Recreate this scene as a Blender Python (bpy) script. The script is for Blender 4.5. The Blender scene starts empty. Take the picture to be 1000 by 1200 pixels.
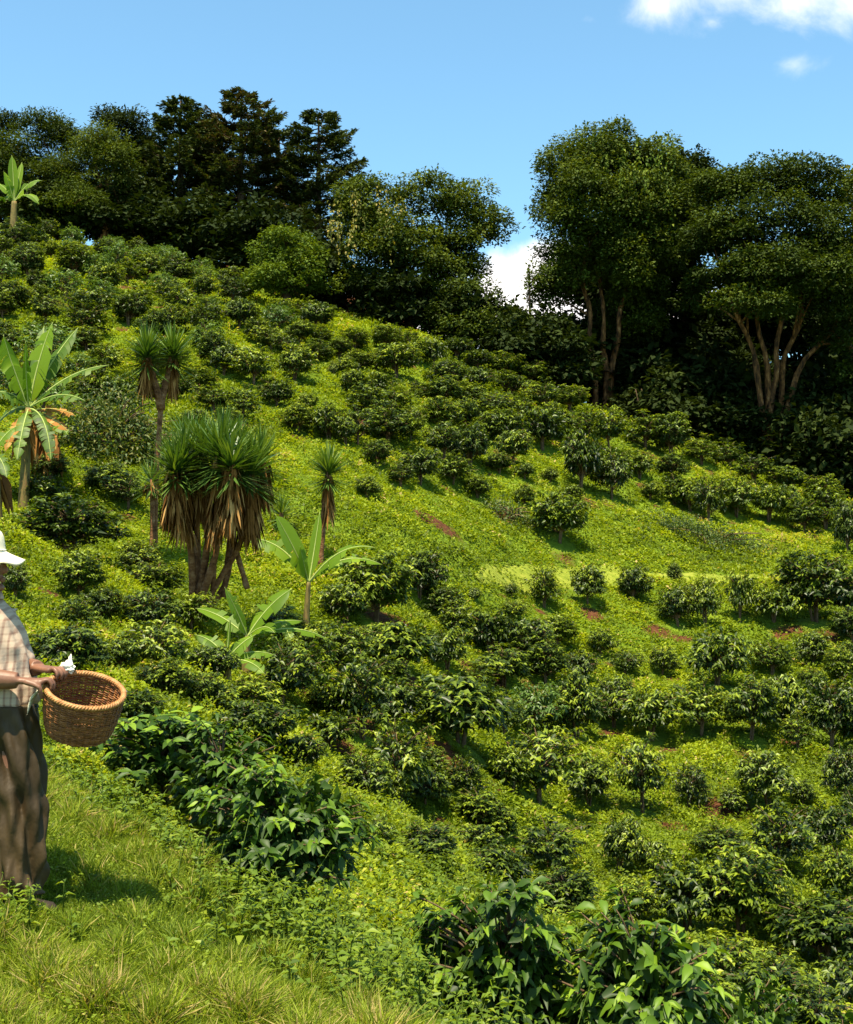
import bpy, math, random
import numpy as np
from mathutils import Vector, Matrix

random.seed(7)
RNG = np.random.default_rng(11)
S = bpy.context.scene
COL = S.collection
PI = math.pi

# ------------------------------------------------------------------ scene
W = bpy.data.worlds.new("World"); S.world = W; W.use_nodes = True
S.view_settings.view_transform = 'Standard'
S.view_settings.look = 'None'
S.view_settings.gamma = 1.0
S.view_settings.exposure = 1.3
try:
    S.cycles.max_bounces = 6; S.cycles.diffuse_bounces = 3; S.cycles.transmission_bounces = 4
    S.cycles.glossy_bounces = 2; S.cycles.transparent_max_bounces = 4
except Exception: pass

# ------------------------------------------------------------------ camera
FPX = 1448.0; HORIZ = 660.0; CAMZ = 1.6
cam = bpy.data.cameras.new("camera"); camo = bpy.data.objects.new("camera", cam); COL.objects.link(camo)
cam.sensor_fit = 'VERTICAL'; cam.sensor_height = 24.0; cam.lens = FPX / 1200 * 24
cam.clip_start = 0.05; cam.clip_end = 6000
PITCH = math.atan((HORIZ - 600) / FPX)
camo.location = (0, 0, CAMZ); camo.rotation_euler = (PI/2 + PITCH, 0, 0)
S.camera = camo

def raydir(px, py):
    xr = (np.asarray(px, float) - 500) / FPX; yr = (600 - np.asarray(py, float)) / FPX
    c, s = math.cos(PITCH), math.sin(PITCH)
    y = c - yr * s; z = s + yr * c
    return xr / y, z / y                      # slopes per metre of Y
def pt(px, py, Y):
    a, b = raydir(px, py)
    return np.array([a * Y, Y, CAMZ + b * Y])
def project(p):
    c, s = math.cos(PITCH), math.sin(PITCH)
    x, y, z = p[0], p[1], p[2] - CAMZ
    f = y * c + z * s; u = -y * s + z * c
    return 500 + FPX * x / f, 600 - FPX * u / f

# ------------------------------------------------------------------ terrain height field
CTRL = [  # photo x, y, distance: where the slope lies
 (30,1060,5.8),(0,1200,4.3),(300,1200,4.4),(420,1200,4.8),(110,960,7.1),(200,1010,6.6),(330,1090,6.2),
 (170,835,12),(100,790,14),(100,700,18),(90,645,22),(30,600,27),(20,470,37),(0,400,46),(0,285,64),
 (235,725,22.5),(265,805,18),(180,740,18),(330,860,15.5),
 (470,948,17.5),(540,870,20.5),(475,792,24),(440,726,27.5),(375,660,29.5),(500,650,32.5),(515,612,35.5),(500,560,39.5),(560,640,35.5),(655,637,39),
 (450,482,45),(400,386,58),(300,347,64),(200,312,67),(100,290,68),(500,403,58),(600,455,57),(700,490,57),(800,528,57),(900,562,57),(1000,592,57),
 (240,480,40),(120,560,30),(300,560,33),(200,400,50),(320,430,49),
 (700,560,48),(830,603,48),(850,652,42.5),(620,685,35.2),(800,690,37.5),(955,727,35.5),(600,730,32.2),(840,804,30.5),(590,802,27.5),
 (850,866,26.5),(680,866,26),(740,950,22),(640,945,21.5),(900,945,22.5),(900,1028,18.5),(640,1022,17),(835,1098,15),(550,1008,16.5),
 (1000,800,31.5),(1000,950,22.5),(985,1100,15),
]
XY = []; ZZ = []
for px, py, d in CTRL:
    p = pt(px, py, d); XY.append(p[:2]); ZZ.append(p[2])
for x, y, z in [(0.4,6.0,-0.95),(1.0,6.0,-1.15),(1.7,6.2,-1.35),(2.6,6.6,-1.55),(-0.25,6.4,-0.6),(1.9,8,-1.6),(0.8,7.5,-1.35),(3.2,9,-2.0),(-0.5,7.8,-0.85),(-1.2,8.6,-0.35),(-2.2,9.5,-0.05),(1.2,5,-0.75),(2.5,5.5,-1.2),(3.5,12,-2.6),(0,11.5,-1.4),
                (-1,2,0),(1,2,-0.15),(-1,-8,0.2),(5,2,-1.0),(-5,2,0.3),(-5,6,0.35),(8,8,-2.2),(-10,12,1.2),(-14,25,4.0),(-20,40,9),(-28,60,18),(-32,80,22),
                (-14,75,20),(-5,75,18),(0,78,15),(6,72,11.5),(12,70,8.5),(22,70,6.2),(30,62,4.2),(-25,95,20),(0,100,10),(25,100,4),
                (14,28,-1.6),(18,37,0.2),(25,48,3.0),(12,18,-3.0),(40,70,5),(20,10,-2.5)]:
    XY.append((x, y)); ZZ.append(z)
XY = np.array(XY) / 20.0; ZZ = np.array(ZZ)
def _k(r2): return 0.5 * r2 * np.log(r2 + 1e-12)
n_ = len(XY)
K = _k(((XY[:, None] - XY[None]) ** 2).sum(-1)) + 0.0004 * np.eye(n_)
Pm = np.c_[np.ones(n_), XY]
A = np.block([[K, Pm], [Pm.T, np.zeros((3, 3))]])
SOL = np.linalg.solve(A, np.r_[ZZ, 0, 0, 0])
def height(x, y):
    x = np.asarray(x, float); y = np.asarray(y, float); sh = x.shape
    x = x.ravel(); y = y.ravel()
    xc = np.clip(x, -45, 45); yc = np.clip(y, -12, 105)
    q = np.c_[xc, yc] / 20.0
    z = np.empty(len(q))
    for i in range(0, len(q), 20000):
        b = q[i:i+20000]
        z[i:i+20000] = _k(((b[:, None] - XY[None]) ** 2).sum(-1)) @ SOL[:n_] + SOL[n_] + b @ SOL[n_+1:]
    out = np.hypot(x - xc, y - yc)
    z = z - np.minimum(out, 300) * 0.05
    amp = np.clip((np.hypot(x, y) - 9) / 12, 0, 1)
    z = z + amp * (0.10*np.sin(x*1.1+0.4*y)*np.sin(y*1.3+1.0) + 0.06*np.sin(x*2.3+1.7)*np.sin(y*2.9-0.5*x) + 0.03*np.sin(x*5.1+y)*np.sin(y*4.7))
    near = 1 - np.clip((np.hypot(x, y) - 9) / 6, 0, 1)
    z = z + near * (0.02*np.sin(x*3.1+y*1.2)*np.sin(y*2.7) )
    return z.reshape(sh)
H = lambda x, y: float(height(np.array([x]), np.array([y]))[0])
def hit(px, py, y0=3.2, y1=110.0):
    a, b = raydir(px, py)
    Y = np.concatenate([np.arange(y0, 20, 0.05), np.arange(20, y1, 0.12)])
    g = CAMZ + b * Y - height(a * Y, Y)
    i = int(np.argmax(g < 0))
    if g[i] >= 0: return None
    y = Y[i]
    return np.array([a * y, y, H(a * y, y)])

# ------------------------------------------------------------------ materials
def new_mat(name):
    m = bpy.data.materials.new(name); m.use_nodes = True
    nt = m.node_tree; nt.nodes.clear()
    return m, nt
def nd(nt, t, **kw):
    n = nt.nodes.new(t)
    for k, v in kw.items():
        if k.startswith('i_'): n.inputs[k[2:].replace('_', ' ')].default_value = v
        else: setattr(n, k, v)
    return n
def ramp(nt, stops):
    r = nt.nodes.new('ShaderNodeValToRGB'); e = r.color_ramp.elements
    while len(e) < len(stops): e.new(0.5)
    for el, (p, c) in zip(e, stops): el.position = p; el.color = (*c, 1)
    return r
def leaf_mat(name, stops, rough=0.45, spec=0.4, trans=0.3, tcol=None, objvar=0.12):
    """leaf with a given tint per leaf and a random shift per plant, glossy skin, light passing through"""
    m, nt = new_mat(name); L = nt.links.new
    at = nd(nt, 'ShaderNodeAttribute', attribute_name='tint')
    oi = nd(nt, 'ShaderNodeObjectInfo')
    ad = nd(nt, 'ShaderNodeMath', operation='MULTIPLY_ADD'); L(oi.outputs['Random'], ad.inputs[0]); ad.inputs[1].default_value = objvar * 2; L(at.outputs['Fac'], ad.inputs[2])
    sb = nd(nt, 'ShaderNodeMath', operation='SUBTRACT'); L(ad.outputs[0], sb.inputs[0]); sb.inputs[1].default_value = objvar
    r = ramp(nt, stops); L(sb.outputs[0], r.inputs[0])
    p = nd(nt, 'ShaderNodeBsdfPrincipled'); p.inputs['Roughness'].default_value = rough
    p.inputs['Specular IOR Level'].default_value = spec
    L(r.outputs[0], p.inputs['Base Color'])
    t = nd(nt, 'ShaderNodeBsdfTranslucent')
    mx = nd(nt, 'ShaderNodeMix', data_type='RGBA', blend_type='MULTIPLY'); mx.inputs[0].default_value = 1.0
    L(r.outputs[0], mx.inputs[6]); mx.inputs[7].default_value = (*(tcol or (1.6, 1.5, 0.5)), 1)
    L(mx.outputs[2], t.inputs[0])
    ms = nd(nt, 'ShaderNodeMixShader'); ms.inputs[0].default_value = trans
    L(p.outputs[0], ms.inputs[1]); L(t.outputs[0], ms.inputs[2])
    o = nd(nt, 'ShaderNodeOutputMaterial'); L(ms.outputs[0], o.inputs[0])
    return m
def noise_mat(name, stops, scale=8.0, rough=0.85, bump=0.4, detail=6.0, stretch=(1, 1, 1), spec=0.2, bscale=None, dist=0.02):
    m, nt = new_mat(name); L = nt.links.new
    tc = nd(nt, 'ShaderNodeTexCoord'); mp = nd(nt, 'ShaderNodeMapping'); mp.inputs['Scale'].default_value = stretch
    L(tc.outputs['Object'], mp.inputs[0])
    n = nd(nt, 'ShaderNodeTexNoise'); n.inputs['Scale'].default_value = scale; n.inputs['Detail'].default_value = detail; n.inputs['Roughness'].default_value = 0.65
    L(mp.outputs[0], n.inputs['Vector'])
    r = ramp(nt, stops); L(n.outputs['Fac'], r.inputs[0])
    p = nd(nt, 'ShaderNodeBsdfPrincipled'); p.inputs['Roughness'].default_value = rough; p.inputs['Specular IOR Level'].default_value = spec
    L(r.outputs[0], p.inputs['Base Color'])
    n2 = nd(nt, 'ShaderNodeTexNoise'); n2.inputs['Scale'].default_value = bscale or scale * 2.5; n2.inputs['Detail'].default_value = 6
    L(mp.outputs[0], n2.inputs['Vector'])
    b = nd(nt, 'ShaderNodeBump'); b.inputs['Strength'].default_value = bump; b.inputs['Distance'].default_value = dist
    L(n2.outputs['Fac'], b.inputs['Height']); L(b.outputs[0], p.inputs['Normal'])
    o = nd(nt, 'ShaderNodeOutputMaterial'); L(p.outputs[0], o.inputs[0])
    return m

M = {}
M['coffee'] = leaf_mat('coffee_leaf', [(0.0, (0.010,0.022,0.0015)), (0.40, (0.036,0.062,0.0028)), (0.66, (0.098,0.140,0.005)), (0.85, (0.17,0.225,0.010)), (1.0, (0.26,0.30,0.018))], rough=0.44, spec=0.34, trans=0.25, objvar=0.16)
M['coffee_pale'] = leaf_mat('coffee_leaf_pale', [(0.0, (0.045,0.09,0.012)), (0.6, (0.08,0.14,0.02)), (1.0, (0.15,0.21,0.035))], rough=0.45, spec=0.45, trans=0.28)
M['coffee_big'] = leaf_mat('coffee_leaf_large', [(0.0, (0.014,0.032,0.003)), (0.5, (0.036,0.078,0.005)), (0.8, (0.10,0.175,0.008)), (1.0, (0.20,0.29,0.015))], rough=0.5, spec=0.26, trans=0.25)
M['scrub'] = leaf_mat('scrub_leaf', [(0.0, (0.03,0.055,0.012)), (0.6, (0.06,0.10,0.02)), (1.0, (0.14,0.14,0.04))], rough=0.6, spec=0.3, trans=0.25)
M['ground_leaf'] = leaf_mat('ground_cover_leaf', [(0.0, (0.040,0.058,0.003)), (0.38, (0.108,0.155,0.0035)), (0.78, (0.24,0.295,0.007)), (0.95, (0.33,0.35,0.02)), (1.0, (0.40,0.29,0.10))], rough=0.6, spec=0.25, trans=0.35, objvar=0.0)
M['grass'] = leaf_mat('grass_blade', [(0.0, (0.05,0.085,0.005)), (0.45, (0.135,0.195,0.008)), (0.85, (0.26,0.31,0.02)), (1.0, (0.42,0.33,0.12))], rough=0.55, spec=0.25, trans=0.35, objvar=0.0)
M['weed'] = leaf_mat('weed_leaf', [(0.0, (0.05,0.088,0.007)), (0.6, (0.11,0.17,0.011)), (1.0, (0.21,0.26,0.02))], rough=0.5, spec=0.3, trans=0.32, objvar=0.0)
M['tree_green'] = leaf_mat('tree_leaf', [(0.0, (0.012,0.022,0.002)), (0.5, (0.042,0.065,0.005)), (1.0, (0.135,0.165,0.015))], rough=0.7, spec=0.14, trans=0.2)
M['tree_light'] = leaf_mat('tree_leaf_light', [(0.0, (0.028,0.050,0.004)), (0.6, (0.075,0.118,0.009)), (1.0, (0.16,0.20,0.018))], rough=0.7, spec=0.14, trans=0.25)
M['tree_dark'] = leaf_mat('tree_leaf_dark', [(0.0, (0.008,0.015,0.002)), (0.6, (0.017,0.028,0.004)), (1.0, (0.04,0.055,0.008))], rough=0.75, spec=0.1, trans=0.15)  # shade of the forest interior is put into this very low leaf colour
M['conifer'] = leaf_mat('cypress_spray', [(0.0, (0.018,0.032,0.006)), (0.6, (0.040,0.060,0.010)), (1.0, (0.085,0.10,0.02))], rough=0.7, spec=0.2, trans=0.12)
M['conifer_rust'] = leaf_mat('cypress_spray_rusty', [(0.0, (0.025,0.024,0.008)), (0.6, (0.05,0.042,0.012)), (1.0, (0.09,0.06,0.018))], rough=0.7, spec=0.2, trans=0.12)
M['vine'] = leaf_mat('vine_leaf', [(0.0, (0.06,0.072,0.007)), (0.6, (0.14,0.14,0.016)), (1.0, (0.28,0.20,0.04))], rough=0.6, spec=0.2, trans=0.25)
M['yucca'] = leaf_mat('yucca_blade', [(0.0, (0.020,0.048,0.006)), (0.6, (0.055,0.110,0.012)), (1.0, (0.15,0.21,0.025))], rough=0.45, spec=0.4, trans=0.18)
M['dead'] = leaf_mat('dead_blade', [(0.0, (0.11,0.045,0.010)), (0.6, (0.30,0.135,0.034)), (1.0, (0.50,0.29,0.10))], rough=0.8, spec=0.1, trans=0.15, tcol=(1.2, 1.0, 0.7))
M['banana'] = leaf_mat('banana_leaf', [(0.0, (0.055,0.105,0.004)), (0.5, (0.115,0.20,0.008)), (1.0, (0.24,0.33,0.014))], rough=0.5, spec=0.25, trans=0.45, tcol=(1.8, 1.7, 0.5))
M['banana_old'] = leaf_mat('old_banana_leaf', [(0.0, (0.020,0.050,0.003)), (0.5, (0.055,0.11,0.006)), (0.9, (0.13,0.19,0.012)), (1.0, (0.20,0.14,0.04))], rough=0.5, spec=0.25, trans=0.35, tcol=(1.8, 1.7, 0.5))
M['banana_rib'] = noise_mat('banana_midrib', [(0.3, (0.22,0.28,0.06)), (0.7, (0.32,0.36,0.11))], scale=20, rough=0.5, bump=0.1)
M['pseudostem'] = noise_mat('banana_stem', [(0.35, (0.05,0.032,0.012)), (0.5, (0.15,0.12,0.035)), (0.68, (0.22,0.11,0.045))], scale=5, stretch=(4, 4, 0.7), rough=0.7, bump=0.4)
M['bark'] = noise_mat('pale_bark', [(0.36, (0.02,0.011,0.005)), (0.50, (0.11,0.048,0.015)), (0.60, (0.22,0.10,0.032)), (0.70, (0.38,0.24,0.12))], scale=3.6, stretch=(1.6, 1.6, 0.55), rough=0.9, bump=0.8, dist=0.08)
M['bark_dark'] = noise_mat('dark_bark', [(0.3, (0.035,0.022,0.012)), (0.7, (0.11,0.07,0.04))], scale=3, stretch=(2, 2, 0.4), rough=0.95, bump=0.6, dist=0.05)
M['stem'] = noise_mat('coffee_stem', [(0.3, (0.07,0.04,0.02)), (0.7, (0.17,0.11,0.06))], scale=9, rough=0.9, bump=0.3)
M['yucca_trunk'] = noise_mat('yucca_trunk_bark', [(0.3, (0.05,0.020,0.008)), (0.5, (0.17,0.075,0.030)), (0.72, (0.30,0.17,0.085))], scale=6, stretch=(1, 1, 1.6), rough=0.95, bump=0.8, dist=0.04)

# ------------------------------------------------------------------ mesh helpers
def norm(v): return v / np.maximum(np.linalg.norm(v, axis=-1, keepdims=True), 1e-9)
class MB:
    """collects pieces (verts, faces, tint, material slot) and links them as ONE mesh object"""
    def __init__(s): s.v = []; s.q = []; s.t = []; s.tint = []; s.n = 0; s.qm = []; s.tm = []
    def add(s, v, quads=None, tris=None, tint=0.5, mat=0):
        v = np.asarray(v, float).reshape(-1, 3)
        if quads is not None and len(quads): s.q.append(np.asarray(quads, int).reshape(-1, 4) + s.n); s.qm.append(np.full(len(s.q[-1]), mat))
        if tris is not None and len(tris): s.t.append(np.asarray(tris, int).reshape(-1, 3) + s.n); s.tm.append(np.full(len(s.t[-1]), mat))
        s.tint.append(np.broadcast_to(np.asarray(tint, float), (len(v),)).copy() if np.ndim(tint) == 0 else np.asarray(tint, float))
        s.v.append(v); s.n += len(v); return s
    def mesh(s, name, mats, smooth=True):
        v = np.concatenate(s.v); me = bpy.data.meshes.new(name)
        q = np.concatenate(s.q) if s.q else np.zeros((0, 4), int); t = np.concatenate(s.t) if s.t else np.zeros((0, 3), int)
        loops = np.concatenate([q.ravel(), t.ravel()]).astype(np.int32)
        starts = np.concatenate([np.arange(len(q)) * 4, len(q) * 4 + np.arange(len(t)) * 3]).astype(np.int32)
        me.vertices.add(len(v)); me.vertices.foreach_set('co', v.astype(np.float32).ravel())
        me.loops.add(len(loops)); me.loops.foreach_set('vertex_index', loops)
        me.polygons.add(len(starts)); me.polygons.foreach_set('loop_start', starts)
        mi = np.concatenate((s.qm if s.q else []) + (s.tm if s.t else [])).astype(np.int32)
        me.polygons.foreach_set('material_index', mi)
        me.polygons.foreach_set('use_smooth', np.full(len(starts), smooth))
        a = me.attributes.new('tint', 'FLOAT', 'POINT'); a.data.foreach_set('value', np.concatenate(s.tint).astype(np.float32))
        for m in (mats if isinstance(mats, (list, tuple)) else [mats]): me.materials.append(m)
        me.update(calc_edges=True); return me
    def build(s, name, mats, parent=None, smooth=True):
        o = bpy.data.objects.new(name, s.mesh(name, mats, smooth)); COL.objects.link(o)
        if parent: o.parent = parent
        return o
def empty(name, loc):
    o = bpy.data.objects.new(name, None); o.location = loc; o.empty_display_size = 0.2; COL.objects.link(o); return o
def tag(o, label=None, cat=None, group=None, kind=None):
    if label:
        nw = len(label.split())
        if not 4 <= nw <= 16: print('LABEL LENGTH', nw, label)
        o['label'] = label
    if cat: o['category'] = cat
    if group: o['group'] = group
    if kind: o['kind'] = kind
    return o
def basis(D, up):
    D = norm(D); side = np.cross(D, up); bad = np.linalg.norm(side, axis=-1) < 1e-4
    side[bad] = np.cross(D[bad], np.array([1.0, 0.1, 0.3])); side = norm(side)
    return D, side, norm(np.cross(side, D))
def leaves(mb, P, D, up, L, Wd, droop=0.15, fold=0.25, tint=None, mat=0):
    """leaf = 5 verts, two faces folded along the midrib and bending down"""
    n = len(P); D, side, nn = basis(D, up)
    L = np.broadcast_to(L, n)[:, None]; Wd = np.broadcast_to(Wd, n)[:, None]
    c = P + D * L * 0.45 - nn * L * 0.03
    l = P + D * L * 0.42 + side * Wd * 0.5 + nn * Wd * fold
    r = P + D * L * 0.42 - side * Wd * 0.5 + nn * Wd * fold
    t = P + D * L - nn * L * droop - np.array([0, 0, 1]) * L * droop
    v = np.stack([P, r, t, l, c], 1).reshape(-1, 3)
    i = np.arange(n)[:, None] * 5
    q = np.concatenate([i + [0, 1, 2, 4], i + [0, 4, 2, 3]])
    tint = RNG.random(n) if tint is None else tint
    mb.add(v, quads=q, tint=np.repeat(tint, 5), mat=mat)
def leaves_fine(mb, P, D, up, L, Wd, droop=0.3, fold=0.2, tint=None, mat=0):
    """close-up leaf: five stations, pointed, folded, waved edge, arching"""
    n = len(P); D, side, nn = basis(D, up); L = np.broadcast_to(L, n)[:, None]; Wd = np.broadcast_to(Wd, n)[:, None]
    st = [(0.0, 0.03), (0.16, 0.55), (0.38, 1.0), (0.62, 0.88), (0.83, 0.45), (1.0, 0.02)]
    ph = RNG.random((n, 1)) * 6.28; rows = []
    for k, (t, w) in enumerate(st):
        c = P + D * L * t * (1 - 0.12 * droop * t) - (nn * 0.4 + np.array([0, 0, 0.6])) * L * droop * t * t
        wav = 0.10 * np.sin(ph + k * 2.1) * Wd
        rows += [c + side * Wd * 0.5 * w + nn * (Wd * fold * w + wav * w), c, c - side * Wd * 0.5 * w + nn * (Wd * fold * w - wav * w)]
    v = np.stack(rows, 1).reshape(-1, 3); m = len(st) * 3; i = np.arange(n)[:, None] * m; q = []
    for k in range(len(st) - 1):
        a = k * 3; q += [i + [a, a+1, a+4, a+3], i + [a+1, a+2, a+5, a+4]]
    tint = RNG.random(n) if tint is None else tint
    mb.add(v, quads=np.concatenate(q), tint=np.repeat(tint, m), mat=mat)
def rhombs(mb, P, D, up, L, Wd, tint=None, mat=0, bend=0.12):
    n = len(P); D, side, nn = basis(D, up); L = np.broadcast_to(L, n)[:, None]; Wd = np.broadcast_to(Wd, n)[:, None]
    v = np.stack([P, P + D*L*0.5 - side*Wd*0.5 + nn*L*bend*0.5, P + D*L - nn*L*bend, P + D*L*0.5 + side*Wd*0.5 + nn*L*bend*0.5], 1).reshape(-1, 3)
    i = np.arange(n)[:, None] * 4; tint = RNG.random(n) if tint is None else tint
    mb.add(v, quads=i + [0, 1, 2, 3], tint=np.repeat(tint, 4), mat=mat)
def tube(mb, path, radii, seg=8, mat=0, tint=0.5, wob=0.0):
    path = np.asarray(path, float); n = len(path); radii = np.broadcast_to(radii, n)
    T = norm(np.gradient(path, axis=0)); ref = np.array([0.31, 0.95, 0.05]); rings = []
    for i in range(n):
        s = np.cross(T[i], ref); s /= max(np.linalg.norm(s), 1e-6); b = np.cross(s, T[i])
        a = np.linspace(0, 2*PI, seg, endpoint=False); w = 1 + wob * RNG.normal(size=seg)
        rings.append(path[i] + radii[i] * (np.cos(a)[:, None]*s + np.sin(a)[:, None]*b) * w[:, None])
    v = np.concatenate(rings); q = []
    for i in range(n - 1):
        for k in range(seg): q.append((i*seg+k, i*seg+(k+1) % seg, (i+1)*seg+(k+1) % seg, (i+1)*seg+k))
    base = len(v); v = np.r_[v, path[:1], path[-1:]]
    t = [(base, (k+1) % seg, k) for k in range(seg)] + [(base+1, (n-1)*seg+k, (n-1)*seg+(k+1) % seg) for k in range(seg)]
    mb.add(v, quads=q, tris=t, tint=tint, mat=mat)
def curve3(pts, n=10):
    """smooth curve through points"""
    pts = np.asarray(pts, float)
    if len(pts) == 2: return pts[0] + (pts[1]-pts[0]) * np.linspace(0, 1, n)[:, None]
    u = np.linspace(0, len(pts)-1, n); out = []
    for t in u:
        i = min(int(t), len(pts)-2); f = t - i
        p0 = pts[max(i-1, 0)]; p1 = pts[i]; p2 = pts[i+1]; p3 = pts[min(i+2, len(pts)-1)]
        out.append(0.5*((2*p1)+(-p0+p2)*f+(2*p0-5*p1+4*p2-p3)*f*f+(-p0+3*p1-3*p2+p3)*f**3))
    return np.array(out)
def sph(n, zmin=-1.0, zmax=1.0):
    z = RNG.uniform(zmin, zmax, n); a = RNG.uniform(0, 2*PI, n); r = np.sqrt(np.maximum(0, 1-z*z))
    return np.c_[r*np.cos(a), r*np.sin(a), z]
UP = np.array([0, 0, 1.0])
ORD = ['leftmost','second','third','fourth','fifth','sixth','seventh','eighth','ninth','tenth','eleventh','twelfth','thirteenth','fourteenth','fifteenth','sixteenth','seventeenth','eighteenth']

# ------------------------------------------------------------------ coffee bushes
def coffee_bush(seed, n_tips, leaf, hi=False, flat=1.0, bare=0.18, ragged=0.27):
    """unit bush: radius about 1, height about 1.9*flat; branches in tiers, drooping leaf clusters at their tips"""
    global RNG
    keep = RNG; RNG = np.random.default_rng(seed)
    lv, st = MB(), MB()
    Ht = 1.9 * flat
    d = sph(n_tips, -0.72, 1.0)
    lobes = sph(7, -0.2, 1.0)
    rad = 1.0 - ragged + ragged * 1.7 * np.max(np.clip(d @ lobes.T, 0, 1) ** 6, axis=1) + RNG.normal(0, 0.06, n_tips)
    rad *= np.where(RNG.random(n_tips) < 0.3, RNG.uniform(0.55, 0.9, n_tips), 1)
    zc = Ht * 0.52
    tip = np.c_[d[:, 0]*rad, d[:, 1]*rad, zc + d[:, 2]*rad*Ht*0.46]
    tip[:, 2] = np.maximum(tip[:, 2], Ht * bare)
    # branches
    for i in range(n_tips):
        if i % (1 if hi else 3) == 0:
            b = np.array([tip[i, 0]*0.06, tip[i, 1]*0.06, max(0.08, tip[i, 2]*0.72 - 0.05)])
            mid = (b + tip[i]) * 0.5 + [0, 0, 0.08]
            tube(st, curve3([b, mid, tip[i]], 5), np.linspace(0.018, 0.006, 5), seg=4)
    for k in range(3):
        a = RNG.uniform(0, 6.28); w = RNG.uniform(0.03, 0.16)
        tube(st, curve3([[0.04*math.cos(a), 0.04*math.sin(a), -0.15], [w*math.cos(a), w*math.sin(a), Ht*0.4], [w*1.8*math.cos(a), w*1.8*math.sin(a), Ht*0.62]], 6), np.linspace(0.045, 0.012, 6), seg=6)
    out = norm(np.c_[tip[:, :2], (tip[:, 2]-zc)*0.5 + 0.05])
    per = 11
    P, D, U, T = [], [], [], []
    tone = RNG.random(n_tips)
    for i in range(n_tips):
        m = per + RNG.integers(-2, 3)
        back = RNG.uniform(0, 0.32, m) ** 1.0
        p = tip[i] - out[i] * back[:, None] * 0.9 + RNG.normal(0, 0.025, (m, 3))
        a = RNG.uniform(0, 2*PI, m); tn = np.c_[np.cos(a), np.sin(a), np.zeros(m)]
        dd = norm(out[i] * [1, 1, 0.35] * 0.75 + tn * 0.85 + np.c_[np.zeros((m, 2)), RNG.uniform(-0.42, 0.30, m)])
        P.append(p); D.append(dd); U.append(norm(UP + 0.5*out[i] + RNG.normal(0, 0.28, (m, 3))))
        T.append(np.clip(0.08 + 0.28*tone[i] + 0.24 * RNG.random(m) + 0.40 * (back < 0.13) * (RNG.random(m) < 0.75) * (d[i, 2] > -0.15), 0, 1))  # young tip leaves paler; limited to upper tips, so sunlit tops are painted in
    P, D, U, T = map(np.concatenate, (P, D, U, T))
    L = leaf * RNG.uniform(0.6, 1.25, len(P))
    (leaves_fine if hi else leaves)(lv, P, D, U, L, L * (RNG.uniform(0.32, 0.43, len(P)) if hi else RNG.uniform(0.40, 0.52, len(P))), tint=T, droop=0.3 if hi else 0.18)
    # inner leaves that close the bush, tinted darker to paint in its inner shade
    m = n_tips * 3
    di = sph(m, -0.5, 0.9); ri = RNG.uniform(0.35, 0.8, m)[:, None]
    P = np.c_[di[:, :2]*ri, zc + di[:, 2:]*ri*Ht*0.45]; P[:, 2] = np.maximum(P[:, 2], Ht*bare*0.8)
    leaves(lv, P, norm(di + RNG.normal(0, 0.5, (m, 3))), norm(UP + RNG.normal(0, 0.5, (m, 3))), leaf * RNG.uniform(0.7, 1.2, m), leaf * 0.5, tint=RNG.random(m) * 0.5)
    RNG = keep
    return lv, st
BUSH = []
spec = [(9, 120, 0.18, 1.15, 0.16), (10, 130, 0.175, 1.05, 0.12), (11, 110, 0.18, 1.25, 0.18), (12, 150, 0.17, 0.85, 0.05), (1, 200, 0.165, 1.0, 0.07), (2, 215, 0.165, 0.92, 0.05), (3, 190, 0.17, 1.12, 0.10), (4, 220, 0.16, 0.95, 0.04), (5, 190, 0.17, 1.0, 0.10), (6, 205, 0.16, 1.06, 0.06), (7, 180, 0.175, 0.9, 0.06), (8, 220, 0.16, 1.0, 0.05)]
for sd, nt_, lf, fl, br in spec:
    lv, st = coffee_bush(sd, nt_, lf, flat=fl, bare=br, ragged=0.42 if 9 <= sd <= 12 else 0.27)
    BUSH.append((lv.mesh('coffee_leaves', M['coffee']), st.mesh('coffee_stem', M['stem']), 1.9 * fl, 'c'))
for sd, nt_, lf, fl in [(21, 90, 0.175, 1.1), (22, 85, 0.175, 1.0)]:           # thin, pale bushes
    lv, st = coffee_bush(sd, nt_, lf, flat=fl, bare=0.2, ragged=0.3)
    BUSH.append((lv.mesh('coffee_leaves', M['coffee_pale']), st.mesh('coffee_stem', M['stem']), 1.9 * fl, 'p'))
NB = len(BUSH)
SOIL = []          # bare earth spots: x, y, radius, strength
BUSHES = []        # x, y, radius: where the ground cover stays out
def link(name, me, parent=None, loc=(0, 0, 0), rot=(0, 0, 0), sc=(1, 1, 1)):
    o = bpy.data.objects.new(name, me); COL.objects.link(o)
    o.location = loc; o.rotation_euler = rot; o.scale = sc
    if parent: o.parent = parent
    return o
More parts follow.
